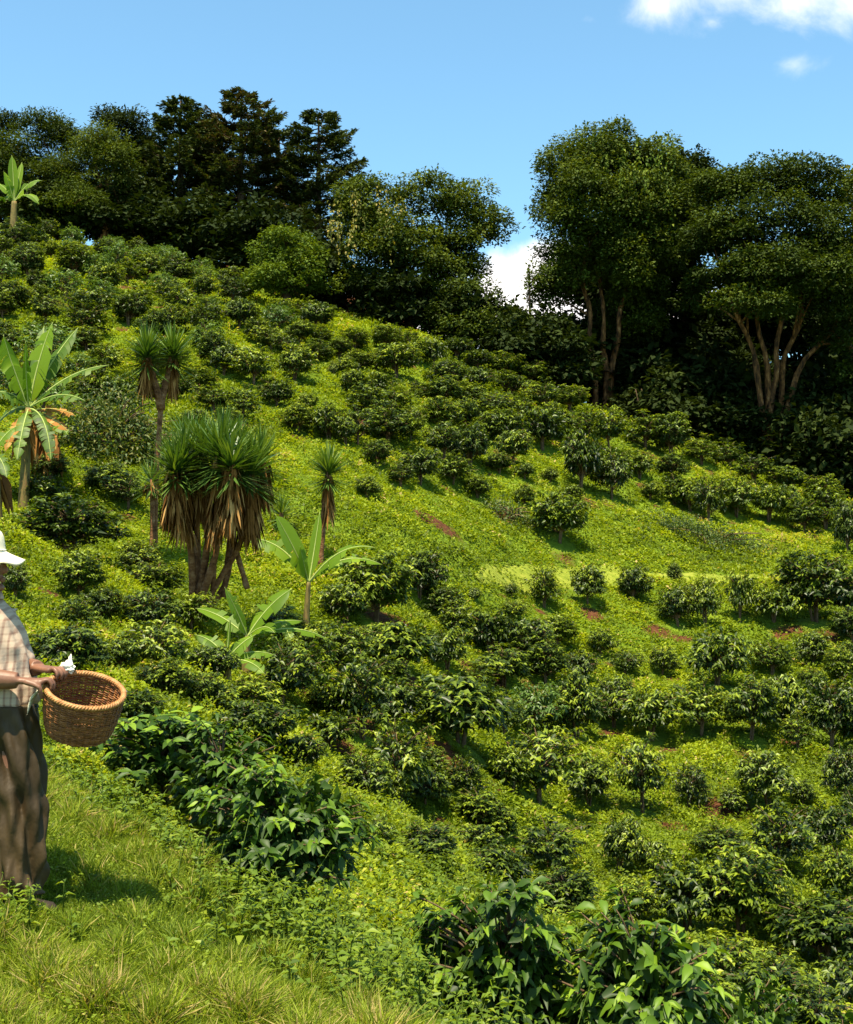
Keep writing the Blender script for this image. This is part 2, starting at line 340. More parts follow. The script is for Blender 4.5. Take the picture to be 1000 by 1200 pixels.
def place_bush(px, top, base, w, label, group, kind='c', var=None, name='coffee_bush', cat='coffee bush', pos=None):
    p = hit(px, base) if pos is None else pos
    if p is None: return None
    Y = p[1]; rad = w * Y / FPX / 2 * (1.16 if base > 690 and px > 560 else 1.24)
    hgt = max((base - top) * Y / FPX * 1.14, rad * 1.3)
    cand = [i for i in range(NB) if BUSH[i][3] == kind]
    i = cand[RNG.integers(len(cand))] if var is None else var
    lm, sm, hh, _ = BUSH[i]
    e = empty(name, p - [0, 0, 0.03]); tag(e, label, cat, group)
    e.rotation_euler = (RNG.normal(0, 0.05), RNG.normal(0, 0.05), RNG.uniform(0, 6.28))
    e.scale = (rad * RNG.uniform(0.9, 1.1), rad * RNG.uniform(0.85, 1.15), hgt / hh)
    link('leaves', lm, e); link('stem', sm, e)
    BUSHES.append((p[0], p[1], rad))
    if RNG.random() < 0.75: SOIL.append((p[0] + RNG.normal(0, .2), p[1] - rad * 0.9, rad * RNG.uniform(.5, .85), RNG.uniform(.55, .95)))
    return e

# rows of bushes as they run across the slope: name of the row, then x, top, foot, width in the photograph
ROWS = [
 ('along the dark forest edge', [(690,483,512,36),(715,481,530,46),(757,486,527,50),(787,489,537,46),(822,515,546,46),(856,519,552,40),(884,540,567,46),(924,548,577,42),(962,560,592,38)]),
 ('on the brow above the scrubby bank', [(790,558,592,32),(810,562,600,36),(831,564,613,36),(863,563,607,40),(901,567,612,44),(924,569,613,30),(944,589,623,36),(968,577,621,46),(994,590,652,34)]),
 ('on bright grass below the forest', [(585,533,556,28),(615,543,562,22),(645,549,566,16),(672,568,590,22),(681,508,576,44),(717,530,585,44),(750,529,562,32),(762,565,586,22),(786,534,562,38)]),
 ('along the lower edge of the pale path', [(503,690,706,16),(555,690,706,15),(600,685,703,16),(638,669,714,38),(690,664,709,40),(742,666,706,38),(790,661,683,16)]),
 ('beside the far end of the pale path', [(795,689,734,38),(827,681,737,34),(868,671,730,34),(908,686,729,54),(955,653,729,80),(993,671,734,46)]),
 ('below the left end of the path', [(537,709,749,40),(575,717,772,62),(614,724,774,52),(600,704,730,38)]),
 ('behind the slim banana plant', [(405,684,736,48),(440,654,730,88),(493,649,703,48)]),
 ('three rows below the path', [(436,735,772,40),(475,729,794,88),(524,737,790,48),(590,764,805,64),(640,759,805,52),(681,764,800,42),(732,764,794,38),(776,762,793,34),(840,738,808,80),(905,754,794,50),(955,742,780,40),(993,754,784,30)]),
 ('halfway down the terraced slope', [(424,776,868,68),(541,791,874,97),(676,794,868,64),(720,797,852,48),(763,807,868,64),(821,802,862,60),(880,799,867,60),(927,794,867,60),(951,787,814,36),(973,799,878,64)]),
 ('level with the basket bottom', [(470,849,951,84),(543,892,938,40),(633,859,947,87),(690,892,946,54),(753,874,954,68),(807,899,948,44),(902,886,947,60),(941,917,946,30),(991,880,940,42)]),
 ('just above the gully', [(503,971,1013,62),(560,936,968,54),(562,970,1013,60),(645,964,1024,78),(725,959,1024,48),(772,984,1028,38),(845,977,1007,54),(915,949,1030,78),(968,944,1004,54)]),
 ('down in the gully', [(806,1010,1092,100),(868,1004,1100,104),(984,999,1064,70),(968,1060,1132,108),(842,1108,1185,110),(900,1120,1190,80)]),
 ('beside the steep grass strip', [(18,661,702,32),(95,650,702,54),(90,701,743,46),(80,734,792,78)]),
 ('climbing from the basket to the yuccas', [(165,639,682,46),(182,664,702,56),(176,694,742,62),(182,729,792,72),(190,779,820,64),(150,810,850,60)]),
 ('around the front banana plant', [(240,790,830,54),(285,799,848,74),(332,758,832,74),(360,742,802,62),(300,830,880,80),(385,835,880,60),(350,860,905,60)]),
 ('in the thicket left of the yuccas', [(82,588,652,92),(45,558,596,50),(125,545,580,50),(206,580,625,40),(60,535,562,40),(150,560,598,46)]),
 ('first below the vine-hung tree', [(415,387,412,32),(452,381,410,32),(480,387,410,24),(498,365,390,30)]),
 ('second below the vine-hung tree', [(420,412,434,32),(441,412,434,26),(464,404,442,44),(490,396,427,32),(509,397,432,26),(535,395,422,34),(561,412,434,28),(590,414,440,36),(621,427,452,36)]),
 ('third below the vine-hung tree', [(418,434,467,38),(446,435,464,32),(488,446,462,13),(525,431,454,42),(560,431,457,36),(596,439,464,38),(640,449,482,44),(667,454,482,38)]),
 ('fourth below the vine-hung tree', [(430,455,488,48),(463,455,484,38),(520,451,474,44),(551,449,476,38),(581,462,492,42),(611,467,502,36),(650,477,512,42)]),
 ('fifth below the vine-hung tree', [(405,489,522,28),(420,479,523,44),(456,477,523,54),(482,479,517,30),(516,469,502,38),(546,471,504,40),(590,481,524,44),(636,481,528,54)]),
 ('sixth below the vine-hung tree', [(443,519,548,32),(492,527,568,44),(521,499,542,42),(531,536,569,44),(551,499,548,44),(601,504,544,38),(668,489,522,34)]),
 ('right of the forked yucca', [(297,411,452,48),(325,444,477,38),(285,454,494,44),(345,407,447,42),(351,479,507,42),(361,462,482,22),(386,474,517,42),(391,424,442,12)]),
 ('left of the bright clearing', [(262,404,440,40),(232,432,462,42),(250,455,485,40),(268,480,510,34),(228,480,505,30)]),
]
for desc, items in ROWS:
    items = sorted(items)
    for k, (x, t, b, w) in enumerate(items):
        size = 'small' if (b - t) * 1.0 < 26 and w < 24 else ('broad' if w > 75 else 'rounded')
        o_ = 'rightmost' if k == len(items) - 1 and k > 1 else ORD[k]
        o_ = o_ if o_.endswith('most') else o_ + ' from left'
        lab = f"{size} coffee bush, {o_} in row {desc}"
        pale = (x, b) in ((622, 864),)
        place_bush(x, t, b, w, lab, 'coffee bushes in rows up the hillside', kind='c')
place_bush(622, 802, 864, 60, 'thin yellowish coffee bush halfway down the slope beside a wide dark one', 'coffee bushes in rows up the hillside', kind='p')
place_bush(655, 584, 637, 60, 'dark spreading coffee bush alone on the grassy bank right of the red scar', 'coffee bushes in rows up the hillside')
EXTRA = [('in the thicket above the lawn edge bush', [(420,888,938,60),(395,800,845,60),(440,960,1000,46),(455,905,950,40)]),
 ('in the dark thicket behind the short banana', [(225,700,740,50),(250,755,795,48),(395,735,785,62),(330,715,760,50),(140,745,785,50),(120,690,725,44),(215,850,890,60)]),
 ('stepping down between basket bush and lower gully', [(600,880,930,56),(590,950,985,44),(500,905,945,44),(665,1030,1075,80),(590,1000,1040,70),(740,1035,1080,70)]),
 ('in the gap left of the yellowish bush', [(470,800,850,52),(590,820,865,50),(640,815,860,46),(500,880,915,44)]),
 ('along the right border terraces', [(1000,715,755,44),(985,765,800,44),(1005,830,880,50),(935,840,880,40),(1000,930,975,44),(860,925,955,34),(900,1045,1085,60)]),
 ('in the bottom right corner below the gully', [(905,1140,1205,110),(820,1150,1215,90),(1000,1120,1200,90),(960,1165,1230,80)]),
 ('on the bright slope above the clearing', [(302,376,402,32),(318,384,412,34),(352,378,402,30),(376,384,404,28),(398,398,420,32),(372,402,424,32),(336,392,420,30),(408,420,442,28)]),
 ('on the open bank between yucca and path', [(470,545,572,34),(560,560,584,28),(615,570,594,26),(655,575,598,26),(430,560,584,26)]),
 ('low in the middle of the slope', [(520,690,725,36),(655,725,760,44),(560,780,812,44),(705,740,770,34),(610,745,785,46),(455,775,812,50)])]
for desc, items in EXTRA:
    items = sorted(items)
    for k, (x, t, b, w) in enumerate(items):
        o_ = 'rightmost' if k == len(items) - 1 else (ORD[k] if k == 0 else ORD[k] + ' from left')
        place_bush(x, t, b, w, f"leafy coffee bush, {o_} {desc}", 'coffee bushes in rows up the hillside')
# upper left slope: rows planted along the contour, thirteen of them up to the ridge trees
def inside(px, py):
    lo = np.interp(px, [0, 100, 240, 250, 330, 410], [500, 500, 480, 432, 405, 392])
    hi = np.interp(px, [0, 100, 200, 300, 400, 420], [276, 282, 308, 344, 384, 392])
    return hi < py < lo and px < 405
ROWN = ['topmost', 'second', 'third', 'fourth', 'fifth', 'sixth', 'seventh', 'eighth', 'ninth', 'tenth', 'eleventh', 'twelfth', 'thirteenth', 'fourteenth', 'fifteenth']
rows = []
y = 67.5
while y > 36:
    xs = np.arange(-0.36 * y - 0.5, 0, 1.62) + RNG.uniform(0, 1.4)
    got = []
    for x in xs:
        xx = x + RNG.normal(0, 0.22); yy = y + RNG.normal(0, 0.32) + 0.02 * xx
        z = H(xx, yy); px, py = project((xx, yy, z))
        if inside(px, py) and RNG.random() < 0.9: got.append((px, np.array([xx, yy, z])))
    if got: rows.append(sorted(got, key=lambda g: g[0]))
    y -= 2.6
for r, got in enumerate(rows):
    for k, (px, p) in enumerate(got):
        o_ = 'rightmost' if k == len(got) - 1 and k > 1 else ORD[k]
        o_ = o_ if o_.endswith('most') else o_ + ' from left'
        s = RNG.uniform(0.66, 1.02)
        wpx = 1.55 * s * FPX / p[1]; py = project(p)[1]
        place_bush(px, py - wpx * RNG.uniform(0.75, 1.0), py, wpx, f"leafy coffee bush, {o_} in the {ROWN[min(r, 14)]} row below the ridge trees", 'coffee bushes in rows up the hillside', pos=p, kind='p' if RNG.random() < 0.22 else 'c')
print('bushes', len(BUSHES))

# ------------------------------------------------------------------ large-leaved bushes close to the camera
def near_bush(x, top, base_pt, w, label, seed, leaf, tips, name='coffee_bush', bare=0.06, extra=None):
    lv, st = coffee_bush(seed, tips, leaf, hi=True, bare=bare, ragged=0.42)
    Y = base_pt[1]; rad = w * Y / FPX / 2
    a, b = raydir(x, top); ztop = CAMZ + b * Y
    e = empty(name, base_pt - [0, 0, 0.05]); tag(e, label, 'coffee bush', 'large-leaved coffee bushes near the lawn')
    e.scale = (rad, rad, (ztop - base_pt[2]) / 1.9)
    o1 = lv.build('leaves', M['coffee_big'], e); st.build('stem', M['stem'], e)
    BUSHES.append((base_pt[0], base_pt[1], rad * 0.8)); SOIL.append((base_pt[0], base_pt[1], rad, 0.8))
    return e
def gp(px, Y):
    x = float(raydir(px, 600)[0]) * Y
    return np.array([x, Y, H(x, Y)])
near_bush(330, 868, gp(335, 6.9), 170, 'large glossy coffee bush at the lawn edge, nearest to the basket on its right', 31, 0.225, 210)
near_bush(262, 842, gp(262, 8.2), 130, 'glossy coffee bush squeezed between the basket bush and the lawn edge one', 35, 0.25, 120)
near_bush(190, 812, gp(195, 8.8), 160, 'large-leaved coffee bush directly right of the wicker basket', 32, 0.235, 150)
near_bush(585, 1022, gp(585, 6.2), 185, 'big broad-leaved coffee bush at the bottom centre with pale drooping leaves', 33, 0.235, 200)
near_bush(752, 1046, gp(752, 6.0), 195, 'big broad-leaved coffee bush at bottom edge with hanging dark leaves', 34, 0.235, 210)
near_bush(870, 1120, gp(870, 6.1), 130, 'large-leaved coffee bush between the bottom edge bush and the corner one', 37, 0.25, 120)
near_bush(985, 1160, gp(985, 5.6), 140, 'large-leaved coffee bush cut off by the bottom right corner', 36, 0.27, 90)

# ------------------------------------------------------------------ ground sheet
ys = np.concatenate([np.linspace(-40, 2.5, 26), np.geomspace(2.6, 115, 430), np.geomspace(122, 2600, 26)])
us = np.linspace(-1, 1, 321); us = np.sign(us) * np.abs(us) ** 1.25
half = np.where(ys < 115, 10 + 0.75 * np.maximum(ys, 0), 96 + (ys - 115) * 1.2)
GX = us[None] * half[:, None]; GY = np.repeat(ys[:, None], len(us), 1)
GZ = height(GX, GY)
SOIL += [(*hit(517, 616)[:2], 0.75, 1.0), (*hit(500, 608)[:2], 0.5, 0.9), (*hit(852, 950)[:2], 0.55, 1.2), (*hit(590, 605)[:2], 0.5, 0.8), (*hit(425, 378)[:2], 0.4, 0.5), (*hit(770, 742)[:2], 0.6, 0.8), (*hit(800, 748)[:2], 0.5, 0.8),
         (*hit(475, 805)[:2], 0.9, 0.9), (*hit(455, 725)[:2], 0.9, 0.9), (*hit(565, 792)[:2], 0.7, 0.9), (*hit(590, 665)[:2], 0.3, 0.5), (*hit(445, 940)[:2], 0.6, 0.9), (*hit(420, 850)[:2], 0.5, 0.9),
         (*hit(845, 625)[:2], 0.9, 0.5), (*hit(905, 640)[:2], 1.0, 0.5), (*hit(140, 705)[:2], 0.5, 0.7), (*hit(115, 560)[:2], 0.6, 0.6)]
def soil_at(x, y):
    s = np.zeros(np.shape(x))
    for sx, sy, r, k in SOIL:
        s = np.maximum(s, k * np.clip(1.25 - np.hypot(x - sx, y - sy) / r, 0, 1))
    # forest floor beyond the plantation
    edge = np.interp(x, [-40, -24, -12, -4, 0, 4, 10, 16, 24, 40], [71, 71, 69, 62, 60, 59, 59, 59, 59, 59])
    s = np.maximum(s, np.clip((y - edge) / 2.0, 0, 1) * 0.9)
    return s
GS = soil_at(GX, GY)
mb = MB(); nr, nc = GX.shape
idx = np.arange(nr * nc).reshape(nr, nc)
q = np.stack([idx[:-1, :-1], idx[:-1, 1:], idx[1:, 1:], idx[1:, :-1]], -1).reshape(-1, 4)
mb.add(np.stack([GX, GY, GZ], -1).reshape(-1, 3), quads=q, tint=GS.ravel())
m, nt = new_mat('hill_ground'); Lk = nt.links.new
tc = nd(nt, 'ShaderNodeTexCoord')
n1 = nd(nt, 'ShaderNodeTexNoise'); n1.inputs['Scale'].default_value = 0.35; n1.inputs['Detail'].default_value = 8; n1.inputs['Roughness'].default_value = 0.7; Lk(tc.outputs['Object'], n1.inputs['Vector'])
n2 = nd(nt, 'ShaderNodeTexNoise'); n2.inputs['Scale'].default_value = 7.0; n2.inputs['Detail'].default_value = 8; n2.inputs['Roughness'].default_value = 0.75; Lk(tc.outputs['Object'], n2.inputs['Vector'])
mxn = nd(nt, 'ShaderNodeMath', operation='MULTIPLY_ADD'); Lk(n1.outputs['Fac'], mxn.inputs[0]); mxn.inputs[1].default_value = 0.6
mm = nd(nt, 'ShaderNodeMath', operation='MULTIPLY'); Lk(n2.outputs['Fac'], mm.inputs[0]); mm.inputs[1].default_value = 0.45; Lk(mm.outputs[0], mxn.inputs[2])
rg = ramp(nt, [(0.35, (0.05, 0.075, 0.008)), (0.5, (0.10, 0.155, 0.010)), (0.62, (0.17, 0.235, 0.015)), (0.75, (0.22, 0.24, 0.04))]); Lk(mxn.outputs[0], rg.inputs[0])
rs = ramp(nt, [(0.3, (0.035, 0.014, 0.007)), (0.55, (0.11, 0.042, 0.018)), (0.75, (0.22, 0.11, 0.05))]); Lk(n2.outputs['Fac'], rs.inputs[0])
at = nd(nt, 'ShaderNodeAttribute', attribute_name='tint')
sm1 = nd(nt, 'ShaderNodeMath', operation='MULTIPLY_ADD'); Lk(n2.outputs['Fac'], sm1.inputs[0]); sm1.inputs[1].default_value = 0.9; sm1.inputs[2].default_value = -0.45
sm2 = nd(nt, 'ShaderNodeMath', operation='ADD'); Lk(sm1.outputs[0], sm2.inputs[0]); Lk(at.outputs['Fac'], sm2.inputs[1])
rr = ramp(nt, [(0.32, (0, 0, 0)), (0.55, (1, 1, 1))]); Lk(sm2.outputs[0], rr.inputs[0])
mc = nd(nt, 'ShaderNodeMix', data_type='RGBA'); Lk(rr.outputs[0], mc.inputs[0]); Lk(rg.outputs[0], mc.inputs[6]); Lk(rs.outputs[0], mc.inputs[7])
p = nd(nt, 'ShaderNodeBsdfPrincipled'); p.inputs['Roughness'].default_value = 0.95; p.inputs['Specular IOR Level'].default_value = 0.1
Lk(mc.outputs[2], p.inputs['Base Color'])
bm_ = nd(nt, 'ShaderNodeBump'); bm_.inputs['Strength'].default_value = 0.9; bm_.inputs['Distance'].default_value = 0.12; Lk(n2.outputs['Fac'], bm_.inputs['Height']); Lk(bm_.outputs[0], p.inputs['Normal'])
o = nd(nt, 'ShaderNodeOutputMaterial'); Lk(p.outputs[0], o.inputs[0])
tag(mb.build('hillside', m), 'steep green hillside planted with coffee rows', kind='structure')

# pale trodden path across the bank: a strip laid on the ground
pts = [hit(px, py)[:2] for px, py in [(560, 682), (590, 681), (620, 680), (660, 678), (700, 677), (760, 676), (820, 678), (870, 679), (930, 676)]]
pts = curve3([(a, b, 0) for a, b in pts], 80)[:, :2]
wd = np.interp(np.linspace(0, 1, 80), [0, .08, .3, .5, .62, .75, .9, 1], [0.1, .35, .5, .5, .45, .6, .45, .2]) * 1.1 * (1 + 0.15 * np.sin(np.arange(80) * 0.9))
T = norm(np.gradient(pts, axis=0)); Nn = np.c_[-T[:, 1], T[:, 0]]
rowsv = []
for s in np.linspace(-1, 1, 7):
    q2 = pts + Nn * (s * wd)[:, None] + RNG.normal(0, 0.03, pts.shape)
    rowsv.append(np.c_[q2, height(q2[:, 0], q2[:, 1]) + 0.07 - 0.10 * abs(s) ** 3])
V = np.stack(rowsv, 1).reshape(-1, 3); idp = np.arange(80 * 7).reshape(80, 7)
mb = MB(); mb.add(V, quads=np.stack([idp[:-1, :-1], idp[:-1, 1:], idp[1:, 1:], idp[1:, :-1]], -1).reshape(-1, 4))
M['path'] = noise_mat('path_dry_grass', [(0.3, (0.07, 0.095, 0.006)), (0.5, (0.155, 0.185, 0.014)), (0.75, (0.26, 0.245, 0.04))], scale=3.5, rough=0.95, bump=0.6, stretch=(1, 2, 1), dist=0.05)
tag(mb.build('path', M['path']), 'pale trodden path crossing the grassy bank', kind='structure')
PATHP = pts; print("path", [tuple(np.round(p_,1)) for p_ in pts[::8]])

# ------------------------------------------------------------------ ground cover (nobody could count it)
def keep_out(x, y):
    k = np.ones(len(x), bool)
    B = np.array(BUSHES)
    for i in range(0, len(x), 40000):
        sl = slice(i, i + 40000)
        d = np.hypot(x[sl, None] - B[None, :, 0], y[sl, None] - B[None, :, 1]) / B[None, :, 2]
        k[sl] = d.min(1) > 0.55
    return k
def pathdist(x, y):
    d = np.full(len(x), 9.0)
    for (a, b), w in zip(PATHP[::2], wd[::2]): d = np.minimum(d, np.hypot(x - a, y - b) / w)
    return d
def vnoise(x, y, f, seed):
    r = np.random.default_rng(seed); s = 0
    for k in range(6):
        a = r.uniform(0, 6.28); p_ = r.uniform(0, 6.28); ff = f * r.uniform(0.6, 1.7)
        s = s + np.sin((x*math.cos(a) + y*math.sin(a)) * ff + p_)
    return s / 6 * 1.6
def cover(n, y0, y1, spread=0.42):
    # equal numbers per unit of picture height are not wanted: sample by distance so that near ground is denser
    Y = y0 * (y1 / y0) ** RNG.random(n); X = RNG.uniform(-spread, spread, n) * Y
    return X, Y
mb = MB()
X, Y = cover(1300000, 8.0, 68)
k = keep_out(X, Y) & (RNG.random(len(X)) > soil_at(X, Y) * 1.05) & (pathdist(X, Y) > 0.45 + 0.6 * RNG.random(len(X)) - 1.1 * (RNG.random(len(X)) < 0.5))
lawn_edge = np.interp(X, [-6, -3, -1.5, -0.5, 0.5, 1.5], [10, 8.6, 7.2, 6.2, 5.4, 4.6])
k &= (Y > lawn_edge + 0.4)
X, Y = X[k], Y[k]
Z = height(X, Y)
n = len(X); big = vnoise(X, Y, 0.9, 5); fine = vnoise(X, Y, 3.2, 6)
L = (0.020 + 0.0018 * Y) * RNG.uniform(0.6, 1.4, n) * np.clip(1 + 0.25 * fine, 0.6, 1.5)
D = norm(np.c_[RNG.normal(0, 1, (n, 2)), RNG.uniform(0.05, 1.1, n)])
knob = vnoise(X, Y, 6.5, 41); hgt = np.clip(0.05 + 0.13 * np.clip(fine + 0.4 * big + 0.7 * knob, -0.5, 1.6), 0.0, 0.34) * RNG.random(n) ** 0.8
tint = np.clip(0.50 + 0.22 * big + 0.14 * fine + 0.10 * knob + RNG.normal(0, 0.11, n) + 0.5 * (RNG.random(n) < 0.03), 0, 1)
rhombs(mb, np.c_[X, Y, Z + hgt], D, norm(UP + RNG.normal(0, 0.42, (n, 3))), L, L * RNG.uniform(0.35, 0.7, n), tint=tint)
# leafy mounds among it
nt2 = 15000; X, Y = cover(nt2, 8.5, 62)
k = keep_out(X, Y) & (RNG.random(nt2) > soil_at(X, Y)) & (pathdist(X, Y) > 0.9) & (Y > np.interp(X, [-6, -3, -1.5, -0.5, 0.5, 1.5], [10, 8.6, 7.2, 6.2, 5.4, 4.6]) + 0.8) & (vnoise(X, Y, 0.8, 77) + RNG.normal(0, .5, nt2) > -0.15)
X, Y = X[k], Y[k]; nt2 = len(X); Zc = height(X, Y); per_ = 32
sz = RNG.uniform(0.10, 0.30, nt2) * (0.7 + 0.012 * Y); tone_ = np.clip(0.42 + 0.22 * vnoise(X, Y, 1.4, 78) + RNG.normal(0, .2, nt2), 0, 1)
dd = sph(nt2 * per_, 0.0, 1.0); S_ = np.repeat(sz, per_)[:, None]
P = np.repeat(np.c_[X, Y, Zc], per_, 0) + dd * S_ * [1, 1, 1.05] * RNG.uniform(.5, 1.05, (nt2 * per_, 1))
L = np.repeat(0.020 + 0.0018 * Y, per_) * RNG.uniform(.7, 1.6, nt2 * per_)
rhombs(mb, P, norm(dd * [1, 1, .5] + RNG.normal(0, .5, dd.shape)), norm(UP + dd * .6 + RNG.normal(0, .4, dd.shape)), L, L * .5, tint=np.clip(np.repeat(tone_, per_) + RNG.normal(0, .10, nt2 * per_), 0, 1))
tag(mb.build('ground_cover', M['ground_leaf']), 'bright yellow-green ground cover growing between the coffee rows', 'ground cover', kind='stuff')
print('cover', n)

# lawn in the foreground: blades and small leaves
mb = MB()
n = 330000
Y = 3.6 * (10.5 / 3.6) ** RNG.random(n); X = RNG.uniform(-0.42, 0.22, n) * Y
lawn = lambda X, Y: Y < np.interp(X, [-6, -3, -1.5, -0.9, -0.3, 0.3, 0.9], [10.2, 9.0, 7.6, 6.6, 6.0, 5.2, 4.6]) + 0.35 * vnoise(X, Y, 2.5, 9)
k = lawn(X, Y); X, Y = X[k], Y[k]; n = len(X); Z = height(X, Y)
patch = vnoise(X, Y, 2.2, 12); fine = vnoise(X, Y, 7, 13)
tuft = np.clip(vnoise(X, Y, 16, 44), 0, 1); L = np.clip(0.05 + 0.035 * fine + 0.02 * patch + 0.075 * tuft, 0.035, 0.22) * 1.15 * RNG.uniform(0.6, 1.6, n)
lean = RNG.normal(0, 0.55, (n, 2)) + np.c_[vnoise(X, Y, 4, 31), vnoise(X, Y, 4, 32)] * 0.4
D = norm(np.c_[lean, np.ones(n)])
tint = np.clip(0.5 + 0.2 * patch + 0.1 * fine + 0.12 * tuft + RNG.normal(0, 0.2, n) + 0.45 * (RNG.random(n) < 0.04), 0, 1)
side = np.c_[RNG.normal(0, 1, (n, 2)), np.zeros(n)]
leaves(mb, np.c_[X, Y, Z - 0.005], D, norm(side), L, 0.0028 + 0.0032 * RNG.random(n), droop=0.22, fold=0.1, tint=tint)
n = 50000
Y = 3.6 * (10.5 / 3.6) ** RNG.random(n); X = RNG.uniform(-0.42, 0.22, n) * Y
k = lawn(X, Y); X, Y = X[k], Y[k]; n = len(X); Z = height(X, Y); patch = vnoise(X, Y, 2.2, 12); fine = vnoise(X, Y, 7, 13)
L = RNG.uniform(0.008, 0.022, n) * np.clip(1 + 0.5 * fine, 0.5, 1.6)
rhombs(mb, np.c_[X, Y, Z + RNG.uniform(0, 0.06, n) * np.clip(1 + fine, 0.2, 1.6)], norm(np.c_[RNG.normal(0, 1, (n, 2)), RNG.uniform(0, 0.8, n)]), norm(UP + RNG.normal(0, 0.5, (n, 3))), L, L * 0.55, tint=np.clip(0.45 + 0.2 * patch + RNG.normal(0, 0.18, n), 0, 1))
tag(mb.build('grass', M['grass']), 'short sunlit grass where the picker stands', 'grass', kind='stuff')

# leafy weeds: stems with pairs of leaves, along the lawn edge and in the gully
def weed_patch(mb, pts, hmin, hmax, leaf):
    P, D, U, L = [], [], [], []
    for (x, y) in pts:
        z = H(x, y); h = RNG.uniform(hmin, hmax); m = RNG.integers(6, 13)
        ln = RNG.normal(0, 0.25, 2)
        t = np.sort(RNG.uniform(0.1, 1, m)); pos = np.c_[x + ln[0]*h*t*t, y + ln[1]*h*t*t, z + h*t]
        a = RNG.uniform(0, 6.28) + np.arange(m) * 2.4
        P.append(pos); D.append(np.c_[np.cos(a), np.sin(a), RNG.uniform(-0.1, 0.6, m)]); U.append(norm(UP + RNG.normal(0, 0.3, (m, 3)))); L.append(leaf * RNG.uniform(0.6, 1.3, m) * (1.15 - 0.5 * t))
        if RNG.random() < 0.7: tube(mb, [[x, y, z], [x + ln[0]*h*0.3, y + ln[1]*h*0.3, z + h*0.55], pos[-1]], [0.004, 0.003, 0.0015], seg=3, tint=0.3)
    P, D, U, L = map(np.concatenate, (P, D, U, L))
    leaves(mb, P, norm(D), U, L, L * RNG.uniform(0.38, 0.6, len(L)), droop=0.12, tint=np.clip(RNG.normal(0.5, 0.22, len(L)), 0, 1))
mb = MB(); W1 = []
for px, Yc, n, sp in [(90,8.2,70,.3),(150,7.9,80,.3),(215,7.3,80,.25),(270,6.9,80,.22),(330,6.4,90,.22),(390,6.2,150,.3),(440,6.0,220,.35),(490,5.8,240,.35),(470,6.6,220,.5),(430,7.4,160,.5),(520,5.4,160,.3),(560,5.4,90,.3),(660,6.9,80,.5),(700,6.4,60,.4),(850,6.8,90,.5),(900,7.6,90,.6),(820,8.4,80,.6),(12,5.2,14,.08),(28,5.45,16,.06)]:
    c = gp(px, Yc)
    for _ in range(n): W1.append((c[0] + RNG.normal(0, sp), c[1] + RNG.normal(0, sp * 0.8)))
W1 = [w for w in W1 if w[1] > 4.5]
weed_patch(mb, W1, 0.06, 0.24, 0.055)
W2 = []
for px, Yc, n, sp in [(470,10,90,.9),(520,12,70,1.1),(600,12,80,1.2),(700,11,80,1.2),(380,10,70,.8),(780,10,80,1.1),(400,15,50,1.0)]:
    c = gp(px, Yc)
    for _ in range(n): W2.append((c[0] + RNG.normal(0, sp), c[1] + RNG.normal(0, sp)))
weed_patch(mb, W2, 0.10, 0.35, 0.09)
W3 = []
for px, Yc, n, sp in [(415,6.3,36,.22),(455,6.1,60,.28),(490,5.8,70,.25),(525,5.7,60,.22),(480,6.8,60,.4),(660,5.7,34,.16),(680,6.6,40,.3),(840,5.9,40,.25),(880,6.6,60,.4),(930,6.2,50,.3),(400,7.2,40,.3)]:
    c = gp(px, Yc)
    for _ in range(n): W3.append((c[0] + RNG.normal(0, sp), c[1] + RNG.normal(0, sp)))
weed_patch(mb, W3, 0.2, 0.5, 0.066)
tag(mb.build('weeds', M['weed']), 'leafy green weeds along the lawn edge and gully', 'weeds', kind='stuff')
# low dark scrub on the bank face and brown scrambling shrub behind the banana
def scrub(name, c, rx, ry, rz, n, leaf, mat, label, twigs=0):
    mb = MB(); d = sph(n, 0.0, 1.0); r = RNG.uniform(0.55, 1.05, n)[:, None] * (1 + 0.25 * np.sin(d[:, :1] * 6 + d[:, 1:2] * 5))
    P = np.c_[d[:, 0] * rx, d[:, 1] * ry, d[:, 2] * rz] * r
    P[:, 2] += height(c[0] + P[:, 0], c[1] + P[:, 1]) - c[2]
    leaves(mb, P, norm(d * 0.5 + RNG.normal(0, 0.6, (n, 3))), norm(UP + RNG.normal(0, 0.5, (n, 3))), leaf * RNG.uniform(0.6, 1.3, n), leaf * 0.45, tint=RNG.random(n))
    e = empty(name, c); tag(e, label, 'shrub'); mb.build('leaves', mat, e)
    ms = MB()
    for k in range(10 + twigs):
        a = RNG.uniform(0, 6.28); q_ = sph(1, 0.2, 0.9)[0] * [rx, ry, rz]
        tube(ms, curve3([[0, 0, -0.1], q_ * [0.4, 0.4, 0.7] + [0, 0, 0.1], q_ * (1.0 if k < 10 else 1.12)], 5), np.linspace(0.03, 0.008, 5), seg=4)
    ms.build('stem', M['stem'], e)
    return e
scrub('scrub_mound', hit(830, 640), 2.3, 1.0, 0.75, 3400, 0.12, M['scrub'], 'low dark scrub mound draped over the grassy bank above the path')
scrub('scrub_mound', hit(600, 612), 0.9, 0.6, 0.5, 700, 0.12, M['scrub'], 'small dark scrub clump beside red soil on the bank')
scrub('scrambling_shrub', hit(135, 530), 1.75, 1.0, 1.5, 5200, 0.15, M['scrub'], 'scraggly olive-brown shrub between the tall banana and the forked yucca', 14)

